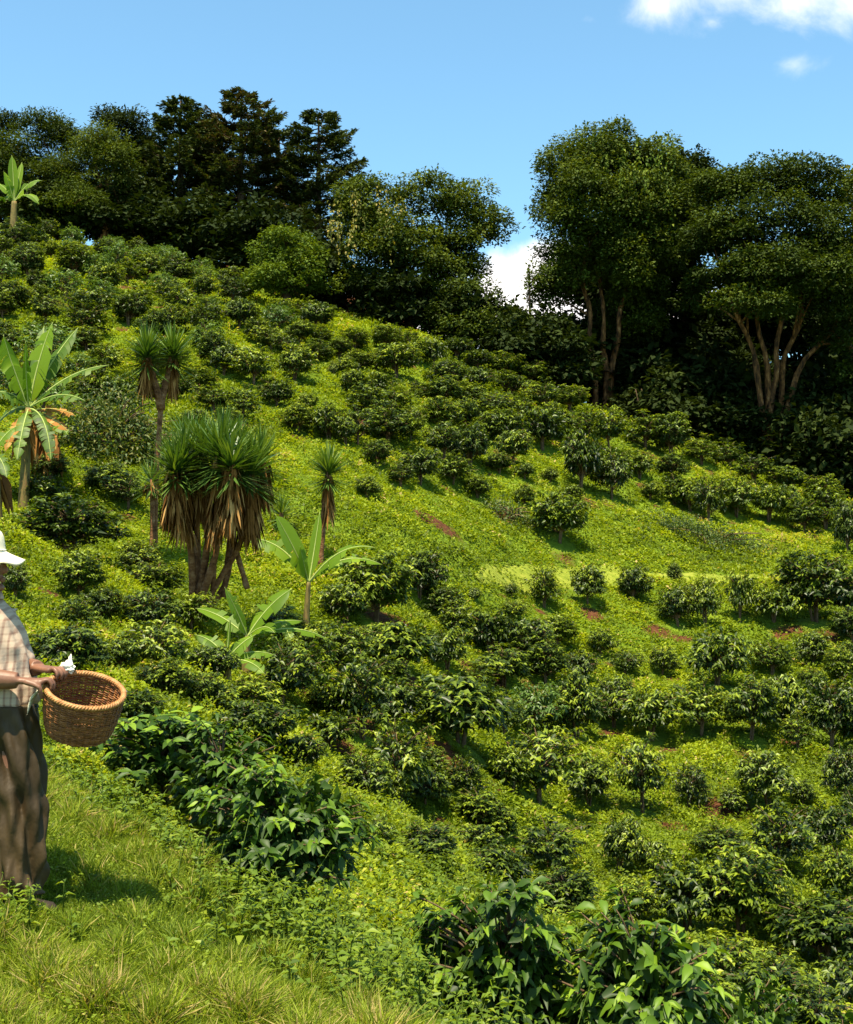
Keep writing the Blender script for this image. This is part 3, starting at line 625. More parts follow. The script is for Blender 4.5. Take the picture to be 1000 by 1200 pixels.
# ------------------------------------------------------------------ trees
def crown(mb, lobes, clump=0.62, dens=26, leaf=0.17, per=42, flat=0.65, narrow=0.55, shell=0.72, sprays=False):
    """lobes: x, y, z, rx, ry, rz. Clumps of leaves sit on the lobes' shells; lit tops, hollow undersides, gaps between"""
    P, D, U, T = [], [], [], []
    for (x, y, z, rx, ry, rz) in lobes:
        area = (rx * ry + rx * rz + ry * rz) / 3
        m = max(7, int(dens * area))
        d = sph(m, -0.8, 1.0); r = np.where(RNG.random(m) < 0.8, RNG.uniform(shell, 1.08, m), RNG.uniform(0.3, shell, m))
        c = np.c_[d[:, 0]*rx, d[:, 1]*ry, d[:, 2]*rz] * r[:, None] + [x, y, z]
        cr = clump * RNG.uniform(0.5, 1.25, m) ** 1.0
        tone = RNG.random(m)
        for i in range(m):
            k = int(per * (cr[i] / clump) ** 2) + 6
            e = sph(k, -0.5, 1.0); lump = 1 + 0.16 * np.sin(5*e[:, 0] + 7*tone[i]) + 0.14 * np.sin(6*e[:, 1] + 4*e[:, 2] + 9*tone[i])
            rr = (np.where(RNG.random(k) < 0.75, RNG.uniform(0.82, 1.06, k), RNG.uniform(0.35, 0.8, k)) * lump)[:, None]
            p = c[i] + e * rr * cr[i] * [1, 1, flat]
            P.append(p); D.append(norm(e * [1, 1, 0.35] + RNG.normal(0, 0.45, (k, 3)) + [0, 0, -0.12])); U.append(norm(UP * 0.9 + e * 0.7 + RNG.normal(0, 0.33, (k, 3))))
            T.append(np.clip(0.18 + 0.40 * tone[i] + 0.14 * (e[:, 2] > 0.2) + RNG.normal(0, 0.10, k), 0, 1))  # clump tops get a lighter tint, painting in light from above
    P, D, U, T = map(np.concatenate, (P, D, U, T))
    L = leaf * RNG.uniform(0.6, 1.4, len(P))
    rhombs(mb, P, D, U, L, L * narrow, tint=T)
    return len(P)
def limb(mb, a, b, r0, r1, sag=0.15, n=7, seg=7):
    a = np.array(a, float); b = np.array(b, float)
    mid = (a + b) / 2 + np.array([RNG.normal(0, 0.12), RNG.normal(0, 0.12), sag]) * np.linalg.norm(b - a) * 0.5
    tube(mb, curve3([a, mid, b], n), np.linspace(r0, r1, n), seg=seg)
def pix_lobes(d, base, items, dy=0.8):
    """lobes given by photo x, y, radius x, radius y (px) and depth offset, turned into metres around the tree's base"""
    out = []
    for it in items:
        px, py, rx, ry = it[:4]; off = it[4] if len(it) > 4 else RNG.normal(0, dy)
        p = pt(px, py, d + off) - base; k = d / FPX
        rx = max(rx - 10, 9); ry = max(ry - 9, 8)
        out.append((p[0], p[1], p[2], rx * k, (rx + ry) / 2 * k * 1.05, ry * k))
    return out
def broad_tree(name, label, base_px, d, lobes_px, mat, bark, stems, leaf=0.17, clump=0.62, dens=26, per=42, base_z=None, cat='tree', group=None, lobes_extra=(), narrow=0.55, flat=0.65, trunk_r=0.28):
    x = float(raydir(base_px, 600)[0]) * d
    base = np.array([x, d, H(x, d) if base_z is None else base_z])
    e = empty(name, base); tag(e, label, cat, group)
    lobes = pix_lobes(d, base, lobes_px) + list(lobes_extra)
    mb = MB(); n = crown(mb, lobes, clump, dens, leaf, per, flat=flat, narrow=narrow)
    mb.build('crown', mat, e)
    mt = MB()
    if stems is None: stems = [[(base_px, None), (base_px + RNG.normal(0, 4), lobes_px[0][1] + 32)]]
    ends = []
    for s in stems:
        pts_ = []
        for k, (px, py) in enumerate(s):
            if py is None: pts_.append(np.array([(px - base_px) * d / FPX, 0, -0.4]))
            else: pts_.append(pt(px, py, d + (s[0][0] - base_px) * 0.03 + RNG.normal(0, 0.15)) - base)
        L = len(pts_); c = curve3(pts_, 12); ph_ = RNG.uniform(0, 6.28, 2); ii = np.arange(12); c[2:] += np.c_[np.sin(ii*1.3+ph_[0]), np.sin(ii*1.1+ph_[1]), 0*ii][2:] * 0.09
        tube(mt, c, np.linspace(trunk_r, trunk_r * 0.42, 12) * (1 + 0.12 * np.sin(np.arange(12) * 1.7)), seg=10, wob=0.17); ends.append(c)
    for lb in lobes:
        c = ends[int(np.argmin([np.hypot(q[-1][0]-lb[0], q[-1][1]-lb[1]) for q in ends]))]
        j = RNG.integers(7, 12); r = trunk_r * 0.35
        limb(mt, c[j], np.array(lb[:3]) + [0, 0, -0.2*lb[5]], r, r * 0.3)
        for _ in range(3):
            dd = sph(1, -0.2, 0.8)[0]; limb(mt, np.array(lb[:3]) + [0, 0, -0.2*lb[5]], np.array(lb[:3]) + dd * np.array(lb[3:6]) * 0.85, r * 0.35, r * 0.1, n=5, seg=5)
    mt.build('trunk', bark, e)
    return e, base

GT = 'trees along the ridge'
# right: tall crown hung with creepers
e, b1 = broad_tree('tall_tree', 'tall dense tree on the forest edge with three pale stems and a dome crown', 706, 64,
  [(712,185,70,38,0),(668,205,42,42,.5),(760,195,48,42,.3),(700,235,62,45,-1.5),(655,250,38,40,0),(755,250,55,50,0),(690,290,50,42,-1.2),(660,310,32,34,0),(740,310,50,48,-.6),(655,330,34,28,-.8),(735,365,48,45,1),(770,300,34,50,1.5),(725,400,38,34,1.8),(645,345,24,22,.3)],
  M['tree_green'], M['bark'],
  [[(699,None),(695,430),(690,365),(680,320)],[(707,None),(710,430),(706,370),(705,310)],[(713,None),(720,420),(727,370),(735,330)]], trunk_r=0.2, leaf=0.17, clump=0.95, dens=12, per=370, group='big trees on the right forest edge')
mb = MB()
for k in range(34):       # creeper strands over the crown's face
    px = RNG.uniform(660, 790); p0 = pt(px, RNG.uniform(150, 230), 61.5 + RNG.normal(0, .5)) - b1
    m = 26; t = np.linspace(0, 1, m)[:, None]; ln = RNG.uniform(1.0, 3.2)
    P = p0 + np.c_[RNG.normal(0, .12, m).cumsum()*.25, RNG.normal(0, .06, m), -t[:, 0] * ln] + RNG.normal(0, .07, (m, 3))
    leaves(mb, P, norm(np.c_[RNG.normal(0, 1, (m, 2)), -np.ones(m)]), norm(np.array([0, -0.7, 0.7]) + RNG.normal(0, .3, (m, 3))), 0.17 * RNG.uniform(.7, 1.3, m), 0.12, tint=RNG.random(m))
mb.build('creeper', M['tree_light'], e)
# right: flat-topped tree with fan of stems
broad_tree('spreading_tree', 'spreading flat-crowned tree with a fan of pale stems at right edge', 905, 61,
  [(878,222,50,34,0),(935,216,48,32,.5),(840,230,42,30,.4),(985,235,45,35,.8),(872,268,50,40,-1),(938,262,50,38,-1.2),(835,280,40,32,-.4),(990,285,45,38,0),(905,312,56,34,-2),(962,328,50,34,-1.6),(850,325,42,28,-.8),(890,358,44,24,-2.2),(985,360,36,26,-.6),(820,350,32,28,.6),(925,300,60,30,1.5),(1010,330,40,50,.6),(990,400,40,30,.4),(1015,440,35,35,.5)],
  M['tree_green'], M['bark'],
  [[(898,None),(894,480),(884,420),(868,375),(850,335)],[(905,None),(902,480),(897,420),(888,370),(885,310)],[(908,None),(912,480),(920,425),(935,380),(945,330)],[(911,None),(918,490),(940,430),(975,385),(992,345)],[(903,None),(905,470),(910,420),(915,380),(920,310)]], trunk_r=0.18, leaf=0.17, clump=0.95, dens=12, per=370, group='big trees on the right forest edge', flat=0.6)
# tree filling between them, and one at the right border
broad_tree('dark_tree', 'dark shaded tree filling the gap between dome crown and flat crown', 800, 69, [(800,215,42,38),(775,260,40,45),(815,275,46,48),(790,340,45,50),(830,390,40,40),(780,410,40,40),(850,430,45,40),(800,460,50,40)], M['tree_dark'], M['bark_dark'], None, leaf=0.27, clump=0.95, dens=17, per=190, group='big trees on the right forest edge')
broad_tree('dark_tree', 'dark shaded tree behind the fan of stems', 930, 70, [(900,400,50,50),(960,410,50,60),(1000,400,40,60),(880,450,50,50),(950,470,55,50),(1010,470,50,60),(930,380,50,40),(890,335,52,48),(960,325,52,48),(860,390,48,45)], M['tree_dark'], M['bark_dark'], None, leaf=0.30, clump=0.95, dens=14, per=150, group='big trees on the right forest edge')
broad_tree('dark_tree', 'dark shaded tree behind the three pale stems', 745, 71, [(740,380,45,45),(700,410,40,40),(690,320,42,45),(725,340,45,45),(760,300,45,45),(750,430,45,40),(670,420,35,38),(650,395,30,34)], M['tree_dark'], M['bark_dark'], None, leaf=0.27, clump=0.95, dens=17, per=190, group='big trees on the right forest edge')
broad_tree('feathery_tree', 'brownish feathery tree rising at the right picture border', 1000, 66, [(1000,205,30,16),(1015,230,35,25),(1040,260,40,40)], M['vine'], M['bark_dark'], None, leaf=0.28, clump=0.6, dens=18, group='big trees on the right forest edge')
# centre
e, b2 = broad_tree('vine_hung_tree', 'broad tree at the ridge centre draped with hanging brownish vines', 470, 64,
  [(440,240,52,32,-.5),(500,232,48,28,0),(545,245,42,36,.3),(575,272,30,26,.4),(455,285,50,40,-1),(520,285,48,36,-.4),(420,270,40,34,-.4),(480,320,55,40,-1),(540,310,38,34,0),(430,330,45,36,.2),(520,345,45,34,.3)],
  M['tree_green'], M['bark_dark'], [[(463,None),(465,330),(455,280)],[(475,None),(500,320),(520,270)]], trunk_r=0.22, leaf=0.17, clump=0.80, dens=15, per=270, group=GT)
mb = MB()
for k in range(28):
    px = RNG.uniform(385, 490); p0 = pt(px, 214 + abs(px - 445) * 0.28 + RNG.exponential(18), 61.4 + RNG.normal(0, .6)) - b2
    m = 20; t = np.linspace(0, 1, m)[:, None]; ln = RNG.uniform(0.6, 2.4)
    P = p0 + np.c_[RNG.normal(0, .1, m).cumsum()*.2, RNG.normal(0, .05, m), -t[:, 0] * ln] + RNG.normal(0, .08, (m, 3))
    leaves(mb, P, norm(np.c_[RNG.normal(0, 1, (m, 2)), -np.ones(m)]), norm(np.array([0, -0.7, 0.7]) + RNG.normal(0, .3, (m, 3))), 0.16 * RNG.uniform(.7, 1.3, m), 0.11, tint=RNG.random(m))
mb.build('hanging_vine', M['vine'], e)
broad_tree('round_tree', 'pale green round-crowned tree left of the vine-hung tree', 338, 62, [(335,285,38,22,-.5),(318,305,32,28,0),(355,305,34,28,-.3),(338,325,42,28,-1),(310,330,24,22,0),(375,330,24,26,.5)], M['tree_light'], M['bark_dark'], None, leaf=0.165, clump=0.65, dens=18, per=200, group=GT)
broad_tree('leaning_tree', 'small dark leafy tree right of the vine-hung tree, beside the sky gap', 580, 62, [(555,352,38,28,0),(588,372,30,26,.3),(545,385,40,30,-.5),(585,395,34,30,-.2),(610,375,20,24,.4),(560,410,40,24,0),(515,380,30,28,.3)], M['tree_green'], M['bark_dark'], None, leaf=0.18, clump=0.75, dens=14, per=220, group=GT)
broad_tree('understory_tree', 'dark understory tree below the vine-hung tree crown', 420, 65, [(400,345,40,32),(440,360,42,26),(480,365,40,30),(375,355,30,28)], M['tree_dark'], M['bark_dark'], None, leaf=0.28, clump=0.75, dens=13, per=110, group=GT)
# left ridge: dark feathery trees, cypresses
broad_tree('feathery_tree', 'olive feathery ridge tree with twin pale trunks, behind the small banana', 40, 74, [(45,150,34,26),(20,175,34,34),(70,170,34,36),(40,205,45,36),(15,235,35,36),(75,215,36,38),(50,250,45,30),(0,200,30,40)], M['tree_green'], M['bark'], [[(82,None),(84,262),(80,215)],[(88,None),(90,255),(95,210)]], leaf=0.20, clump=0.85, dens=13, per=240, narrow=0.34, group=GT)
broad_tree('feathery_tree', 'feathery green tree on the ridge between the far-left trees and cypresses', 120, 72, [(118,165,30,26),(100,185,30,34),(135,190,30,34),(115,215,36,32),(90,235,32,28),(140,235,30,28),(110,255,42,26),(80,205,26,28)], M['tree_green'], M['bark'], None, leaf=0.19, clump=0.85, dens=13, per=240, narrow=0.34, group=GT)
broad_tree('dark_tree', 'dark dense ridge tree between feathery tree and first cypress', 150, 78, [(125,140,28,18),(150,150,32,26),(170,180,34,40),(140,185,40,40),(165,230,40,40),(130,250,45,36),(190,260,36,36),(160,280,50,26)], M['tree_dark'], M['bark_dark'], None, leaf=0.21, clump=0.9, dens=13, per=230, narrow=0.45, group=GT)
broad_tree('dark_tree', 'dark ridge tree at the left picture border', -20, 78, [(0,150,30,20),(-20,180,40,40),(-10,230,45,40),(20,255,45,30)], M['tree_dark'], M['bark_dark'], None, leaf=0.21, clump=0.9, dens=13, per=230, narrow=0.45, group=GT)

def cypress(label, px, d, top, bot, prof, mats, n_br=70, lean=0.0):
    """conifer: trunk and boughs that sweep up at the tips, flat sprays, gaps between the boughs"""
    x = float(raydir(px, 600)[0]) * d; base = np.array([x, d, H(x, d)])
    e = empty('cypress_tree', base); tag(e, label, 'tree', GT)
    ztop = CAMZ + raydir(px, top)[1] * d - base[2]; k = d / FPX
    mt = MB(); tube(mt, curve3([[0, 0, -0.3], [lean * 0.4, 0, ztop * 0.5], [lean, 0, ztop * 0.97]], 12), np.linspace(0.34, 0.04, 12), seg=8)
    P, D, U, T, Mt = [], [], [], [], []
    zs = np.linspace(0.12, 0.985, n_br)
    for i, f in enumerate(zs):
        Lb = np.interp(f, [p_[0] for p_ in prof], [p_[1] for p_ in prof]) * k * RNG.uniform(0.55, 1.15)
        a = i * 2.399 + RNG.normal(0, 0.4); az = np.array([math.cos(a), math.sin(a), 0])
        z0 = f * ztop; o_ = np.array([lean * f, 0, z0])
        t = np.linspace(0, 1, 8); rise = RNG.uniform(-0.05, 0.28)
        c = o_ + az * (t * Lb)[:, None] + UP * ((rise * t - 0.25 * t * (1 - t) * 1.6 + 0.14 * t ** 3) * Lb)[:, None]
        tube(mt, c, np.linspace(0.06, 0.012, 8) * (0.5 + 0.5 * Lb / 3), seg=4)
        ns = int(26 * Lb) + 14
        tt = RNG.uniform(0.18, 1.0, ns) ** 0.8; cc = np.stack([np.interp(tt, t, c[:, j]) for j in range(3)], 1)
        sd = np.cross(az, UP); sgn = RNG.choice([-1, 1], ns)
        wdt = (0.16 + 0.30 * (1 - np.abs(tt - 0.55) * 1.4)) * min(1.0, Lb / 2.0) + 0.05
        for m_ in range(7):
            g = RNG.uniform(0, 1, ns)
            p_ = cc + sd * (sgn * g * wdt * 1.6)[:, None] + az * (g * 0.25)[:, None] + RNG.normal(0, 0.05, (ns, 3)) - UP * (g * 0.10)[:, None]
            P.append(p_); D.append(norm(az * 0.8 + sd * (sgn * 0.8)[:, None] + RNG.normal(0, 0.35, (ns, 3)) + [0, 0, 0.15])); U.append(norm(UP + RNG.normal(0, 0.4, (ns, 3))))
            T.append(np.clip(RNG.normal(0.45, 0.2, ns) + 0.15 * (i % 3 == 0), 0, 1)); Mt.append(np.full(ns, RNG.random() < 0.5 if i % 4 else 0))
    P, D, U, T, Mt = map(np.concatenate, (P, D, U, T, Mt)); L = RNG.uniform(0.16, 0.36, len(P))
    mb = MB()
    for s in (0, 1):
        k_ = Mt == s
        if k_.any():
            sub = MB(); rhombs(mb, P[k_], D[k_], U[k_], L[k_], L[k_] * 0.34, tint=T[k_], mat=s)
    mb.build('crown', mats, e); mt.build('trunk', M['bark_dark'], e)
cypress('dark green cypress with drooping boughs, first of the ridge conifers', 208, 76, 112, 300, [(0, 40), (0.35, 62), (0.6, 50), (0.85, 30), (1, 5)], [M['conifer'], M['conifer']], 80)
cypress('tallest cypress on the ridge with rust-brown boughs', 280, 75, 104, 320, [(0, 30), (0.3, 56), (0.6, 54), (0.8, 44), (0.93, 24), (1, 4)], [M['conifer'], M['conifer_rust']], 80)
cypress('dark cypress on the ridge with wide flat boughs, right of the rusty one', 372, 76, 130, 330, [(0, 25), (0.3, 46), (0.55, 44), (0.72, 48), (0.9, 34), (1, 8)], [M['conifer'], M['conifer']], 72)
cypress('shadowy cypress half hidden between two ridge conifers', 325, 80, 150, 330, [(0, 40), (0.4, 50), (0.8, 30), (1, 4)], [M['conifer'], M['conifer']], 70)
cypress('shadowy cypress half hidden behind the first ridge conifer', 245, 81, 135, 320, [(0, 45), (0.4, 52), (0.8, 30), (1, 4)], [M['conifer'], M['conifer']], 66)
# thin bare pole of a dead tree in the sky gap
c = np.array([*pt(622, 400, 63)]); c[2] = H(c[0], 63)
e = empty('dead_tree', c); tag(e, 'thin bare dead trunk standing in the sky gap', 'tree')
mt = MB(); tp = pt(620, 312, 63) - c
tube(mt, curve3([[0, 0, -0.3], tp * [0.3, 1, 0.5], tp], 10), np.linspace(0.10, 0.035, 10), seg=7); mt.build('trunk', M['bark_dark'], e)
mt = MB(); limb(mt, tp * 0.85, tp * 0.85 + [0.5, 0, 0.5], 0.03, 0.01); limb(mt, tp * 0.7, tp * 0.7 + [-0.35, 0.1, 0.45], 0.03, 0.01); mt.build('branch', M['bark_dark'], e)

# dark understory shrubs on the forest edge
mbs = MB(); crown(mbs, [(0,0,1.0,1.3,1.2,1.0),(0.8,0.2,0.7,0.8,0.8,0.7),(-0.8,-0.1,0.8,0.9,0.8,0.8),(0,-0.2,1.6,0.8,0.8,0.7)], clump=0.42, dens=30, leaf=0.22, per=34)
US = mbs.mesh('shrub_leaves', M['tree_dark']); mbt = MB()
for k in range(5): limb(mbt, [0, 0, -0.2], [RNG.normal(0, .7), RNG.normal(0, .5), 1.4], 0.05, 0.015)
UT = mbt.mesh('shrub_stem', M['bark_dark'])
where = ['under the dome crown','below the sky gap','left of the three pale stems','right of the three pale stems','between the two big trees','under the flat crown','left of the fan of stems','right of the fan of stems','at the right border']
spots = [(640,445,62,1.5),(600,420,61.5,1.4),(655,455,62.5,1.4),(752,478,63,1.2),(775,490,63,1.7),(830,505,62.5,1.7),(865,515,62.5,1.5),(945,545,60.5,1.8),(985,560,59.5,2.0)]
more = [(760,450,66,2.2),(810,460,66,2.4),(850,470,66,2.4),(690,440,67,2.2),(930,480,65,2.4),(975,490,64,2.6),(1010,520,62,2.4),(880,480,67,2.3),(1000,450,66,2.8),(640,425,66,2.0),(540,400,63.5,1.5),(350,345,66,1.8),(300,325,69,2),(240,305,72,2),(180,290,73,2),(130,282,73,1.8),(60,275,73,1.8),(460,375,63,1.4)]
for k, (px, py, d, s) in enumerate(spots + more):
    b = gp(px, d); e = empty('forest_shrub', b); e.scale = (s, s, s * RNG.uniform(0.8, 1.15)); e.rotation_euler = (0, 0, RNG.uniform(0, 6.28))
    lab = f'dark leafy shrub on the forest edge {where[k]}' if k < 9 else 'dark shrub in the deep shade behind the forest edge'
    tag(e, lab, 'shrub', 'shrubs at the forest edge' if k < 9 else 'shaded shrubs behind the forest edge')
    link('leaves', US, e); link('stem', UT, e)

# ------------------------------------------------------------------ yuccas
def yucca_head(parent, c, rad, n=110, up=0.08, skirt=0.0, sk_n=60, name='leaf_rosette', shag=0.22):
    n = int(n * 1.7); mb = MB(); d = sph(n, -0.6, 1.0); d = norm(d + [0, 0, up])
    P = c + d * 0.06 - UP * (0.5 - 0.5 * d[:, 2:]) * rad * 0.55
    L = rad * RNG.uniform(0.68, 0.98, n)
    D, side, nn = basis(d, np.tile(UP, (n, 1)) + RNG.normal(0, 0.1, (n, 3)))
    W0 = 0.040 * RNG.uniform(0.8, 1.2, n)[:, None] * max(1, rad / 0.8); Lc = L[:, None]; rows_ = []
    for t, w in [(0, .6), (.3, 1), (.65, .75), (1, .05)]:
        cc = P + D * Lc * t - UP * Lc * (0.04 * t * t * (1.1 - np.abs(D[:, 2:])))
        rows_ += [cc + side * W0 * w * .5 + nn * W0 * .25 * w, cc - side * W0 * w * .5 + nn * W0 * .25 * w]
    v = np.stack(rows_, 1).reshape(-1, 3); i = np.arange(n)[:, None] * 8
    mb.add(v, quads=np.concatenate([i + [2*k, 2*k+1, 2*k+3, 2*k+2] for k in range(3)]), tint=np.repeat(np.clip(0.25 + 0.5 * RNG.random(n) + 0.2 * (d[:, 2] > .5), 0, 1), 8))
    mb.build(name, M['yucca'], parent)
    if skirt > 0:
        ms = MB(); a = RNG.uniform(0, 6.28, sk_n); r = RNG.uniform(0.05, shag, sk_n)
        P = c + np.c_[np.cos(a)*r, np.sin(a)*r, -RNG.uniform(0.05, skirt * 0.75, sk_n)]
        D = norm(np.c_[np.cos(a)*0.20, np.sin(a)*0.20, -np.ones(sk_n)] + RNG.normal(0, .07, (sk_n, 3)))
        L = np.minimum(RNG.uniform(0.35, 0.75, sk_n) * rad * 1.1, 0.7)
        leaves(ms, P, D, norm(np.c_[np.cos(a), np.sin(a), np.full(sk_n, .2)]), L, 0.05, droop=-0.02, fold=0.15)
        ms.build('dead_leaf_skirt', M['dead'], parent)
def yucca(name, label, basepx, stems, group='yuccas on the slope', d=None):
    """stems: (list of photo points from foot to head, depth offset, radius of trunk, head radius px, skirt length px, leaves)"""
    b = hit(*basepx) if d is None else gp(basepx[0], d)
    e = empty(name, b); tag(e, label, 'yucca', group); d = b[1]; k = d / FPX
    for pts_, off, tr, hr, sk, nl, *shag_ in stems:
        loc = [pt(x, y, d + off * i / max(1, len(pts_) - 1)) - b for i, (x, y) in enumerate(pts_)]
        if len(loc) > 1:
            mt = MB(); c = curve3(loc, 12); tube(mt, c, np.linspace(tr, tr * 0.7, 12) * (1 + .1 * np.sin(np.arange(12) * 2.3)), seg=9, wob=.06); mt.build('trunk', M['yucca_trunk'], e)
        if hr: yucca_head(e, loc[-1], hr * k, n=nl, skirt=sk * k, sk_n=int(40 + sk * 2.2), shag=shag_[0] if shag_ else 0.16)
    BUSHES.append((b[0], b[1], 0.4))
    return e
yucca('yucca_plant', 'big clumped yucca with many green heads and shaggy brown dead skirts', (222, 728), [
  ([(222,728),(226,680),(222,620),(214,570),(215,540)], -.6, .07, 48, 96, 160),
  ([(224,726),(236,680),(244,625),(238,570),(236,525)], -.3, .07, 50, 100, 160),
  ([(228,722),(240,690),(255,640),(258,580),(258,530)], -.9, .07, 52, 110, 180),
  ([(230,724),(262,672),(285,628),(290,585),(293,550)], -.5, .06, 50, 92, 160),
  ([(236,716),(262,690),(272,640),(276,580),(278,530)], .3, .06, 50, 96, 160),
  ([(226,728),(232,670),(230,600),(224,550),(222,518)], .6, .06, 46, 44, 130),
  ([(262,700),(268,640),(272,600)], 0, .045, 0, 0, 0), ([(248,705),(252,650),(250,600)], -.6, .045, 0, 0, 0), ([(290,690),(276,640),(270,600)], -.2, .05, 0, 0, 0),
  ([(262,520),(262,512)], .5, .05, 44, 0, 120), ([(300,548),(306,535)], .3, .05, 44, 60, 120), ([(210,560),(205,546)], -.8, .05, 44, 70, 120), ([(270,560),(272,540)], -1.2, .05, 46, 90, 120)])
yucca('yucca_plant', 'tall forked yucca with two spiky heads on one slender trunk', (182, 662), [
  ([(182,662),(182,580),(187,500),(189,466)], 0, .07, 0, 0, 0),
  ([(189,480),(183,455),(175,425),(172,412)], -.2, .085, 40, 46, 150, .06),
  ([(189,480),(191,462),(197,440),(203,412)], .2, .085, 40, 50, 150, .06)])
yucca('yucca_plant', 'small spiky yucca rosette on a thin brown trunk before the forked one', (177, 664), [([(177,664),(179,610),(178,562)], 0, .06, 28, 8, 60)])
yucca('yucca_plant', 'single-headed slender yucca with pale hanging skirt behind the slim banana', (375, 668), [([(375,668),(378,620),(382,575),(385,550)], 0, .08, 38, 66, 150, .055)])
yucca('yucca_plant', 'little low yucca rosette between the big clump and the slim banana', (330, 625), [([(330,625),(330,600)], 0, .07, 26, 0, 70)])

# ------------------------------------------------------------------ bananas
def banana_leaf(parent, P0, C, P2, width, torn=0.0, seed=0, roll=0.0, mat='banana', nm='leaf'):
    r = np.random.default_rng(seed); n = 26; t = np.linspace(0, 1, n)[:, None]
    c = (1-t)**2 * P0 + 2*t*(1-t) * C + t*t * P2
    T = norm(np.gradient(c, axis=0)); L = np.linalg.norm(np.diff(c, axis=0), axis=1).sum()
    side = np.cross(T, UP + np.array([0.0, -0.55, 0])); side = norm(side + 1e-6)
    side = norm(side * math.cos(roll) + np.cross(T, side) * math.sin(roll)); nn = norm(np.cross(side, T)); nn = nn * np.sign(nn[:, 2:] + 1e-9)
    prof = np.interp(t[:, 0], [0, .08, .18, .35, .7, .9, 1], [0, .0, .5, .97, .97, .6, .02]) * width * 0.56
    mb = MB()
    for s in (-1, 1):
        cuts = [j for j in range(3, n - 2) if r.random() < torn]; seg_start = 2; segs = []
        for cu in cuts + [n - 1]:
            if cu - seg_start >= 1: segs.append((seg_start, cu)); seg_start = cu
        for a, b in segs:
            tilt = r.normal(0, 0.25) * (torn > 0) + (0.45 if torn > 0.2 else 0.0) * r.random()
            vs = []
            for j in range(a, b + 1):
                pinch = 0.0 if torn == 0 else (0.08 if j in (a, b) else 0)
                for u in (0, .5, 1.0):
                    lag = -u * 0.10 * width * T[j]
                    drop = UP * prof[j] * (u ** 2) * (0.18 + tilt)
                    mid = c[min(max((a + b) // 2, 0), n - 1)]
                    p = c[j] + side[j] * s * prof[j] * u * (1 - 0.12 * tilt) + nn[j] * prof[j] * 0.30 * u * (1 - u * 0.6) - drop + lag
                    if pinch and u > 0: p = p + (mid - c[j]) * pinch * u
                    vs.append(p)
            m = b - a + 1; idx = np.arange(m * 3).reshape(m, 3)
            q = np.stack([idx[:-1, :-1], idx[:-1, 1:], idx[1:, 1:], idx[1:, :-1]], -1).reshape(-1, 4)
            mb.add(np.array(vs), quads=q, tint=np.clip(r.normal(0.5, .13), 0, 1))
    o = mb.build(nm, M[mat], parent)
    mr = MB(); tube(mr, c + nn * 0.004, np.linspace(0.028, 0.006, n) * min(1.2, max(0.5, L / 2)), seg=6); mr.build('midrib', M['banana_rib'], o)
    return o
def banana(label, basepx, crown_px, leaves_, stem_r=0.09, base_pos=None, dead=0, dry=(), old=False, name='banana_plant', stemmat='pseudostem'):
    b = hit(*basepx) if base_pos is None else base_pos
    d = b[1]; k = d / FPX
    e = empty(name, b); tag(e, label, 'banana plant', 'banana plants on the slope')
    cr = pt(*crown_px, d) - b
    mt = MB(); tube(mt, curve3([[0, 0, -.15], cr * .5, cr], 10), np.linspace(stem_r, stem_r * .55, 10), seg=12, wob=.02); mt.build('pseudostem', M[stemmat], e)
    for i, (tx, ty, cx, cy, w, off, torn) in enumerate(leaves_):
        banana_leaf(e, cr - [0, 0, .02], pt(cx, cy, d + off * .5) - b, pt(tx, ty, d + off) - b, w * k, max(torn, .18 if w > 12 else 0) + (.2 if old else 0), seed=i + abs(int(basepx[0])), mat='banana_old' if old and i > 2 else 'banana')
    for i, (tx, ty, cx, cy, w, off) in enumerate(dry):
        banana_leaf(e, cr - [0, 0, .08], pt(cx, cy, d + off * .5) - b, pt(tx, ty, d + off) - b, w * k, .6, seed=i + 7, mat='dead', nm='dead_leaf')
    if dead:
        ms = MB(); n = dead; a = RNG.uniform(0, 6.28, n)
        P = cr + np.c_[np.cos(a)*.1, np.sin(a)*.1, -RNG.uniform(0, .5, n)]
        leaves(ms, P, norm(np.c_[np.cos(a)*.35, np.sin(a)*.35, -np.ones(n)]), norm(np.c_[np.cos(a), np.sin(a), .2*np.ones(n)]), RNG.uniform(.6, 1.2, n), .22, droop=0, fold=.3)
        ms.build('dead_leaf', M['dead'], e)
    BUSHES.append((b[0], b[1], 0.3))
    return e
banana('slim young banana plant with upright bright leaves beside the single yucca', (358, 742), (362, 682), [
  (322,602,345,640,26,-.4,0), (375,600,368,650,12,.3,0), (283,632,330,625,20,.2,.35), (440,642,398,632,20,-.2,.35), (448,662,400,640,14,.5,.5), (352,640,356,660,14,-.3,0)], stem_r=.075)
banana('short banana plant with leaves fanning over the coffee bushes', (288, 790), (290, 745), [
  (263,688,278,715,18,-.3,0), (343,690,315,705,24,.2,0), (229,713,258,716,18,.3,.15), (355,728,322,724,12,.6,.25), (322,742,312,726,18,-.5,.1), (385,750,345,726,14,.8,.4)], stem_r=.08)
banana('lowest banana plant with drooping leaves in front of the short one', (265, 803), (266, 772), [
  (228,744,252,748,16,.2,.1), (222,768,245,752,12,.6,.3), (300,744,282,752,18,.1,.1), (322,768,295,758,14,.2,.35), (310,790,295,770,14,-.4,.3), (270,725,268,745,4,0,0)], stem_r=.09, name='banana_plant')
banana('small banana sprout with arching leaves right of the short banana', (345, 785), (344, 755), [
  (390,752,362,742,12,-.1,.2), (398,775,370,748,10,.3,.3), (330,730,338,740,10,.3,.1), (312,772,330,748,10,.1,.2)], stem_r=.05)
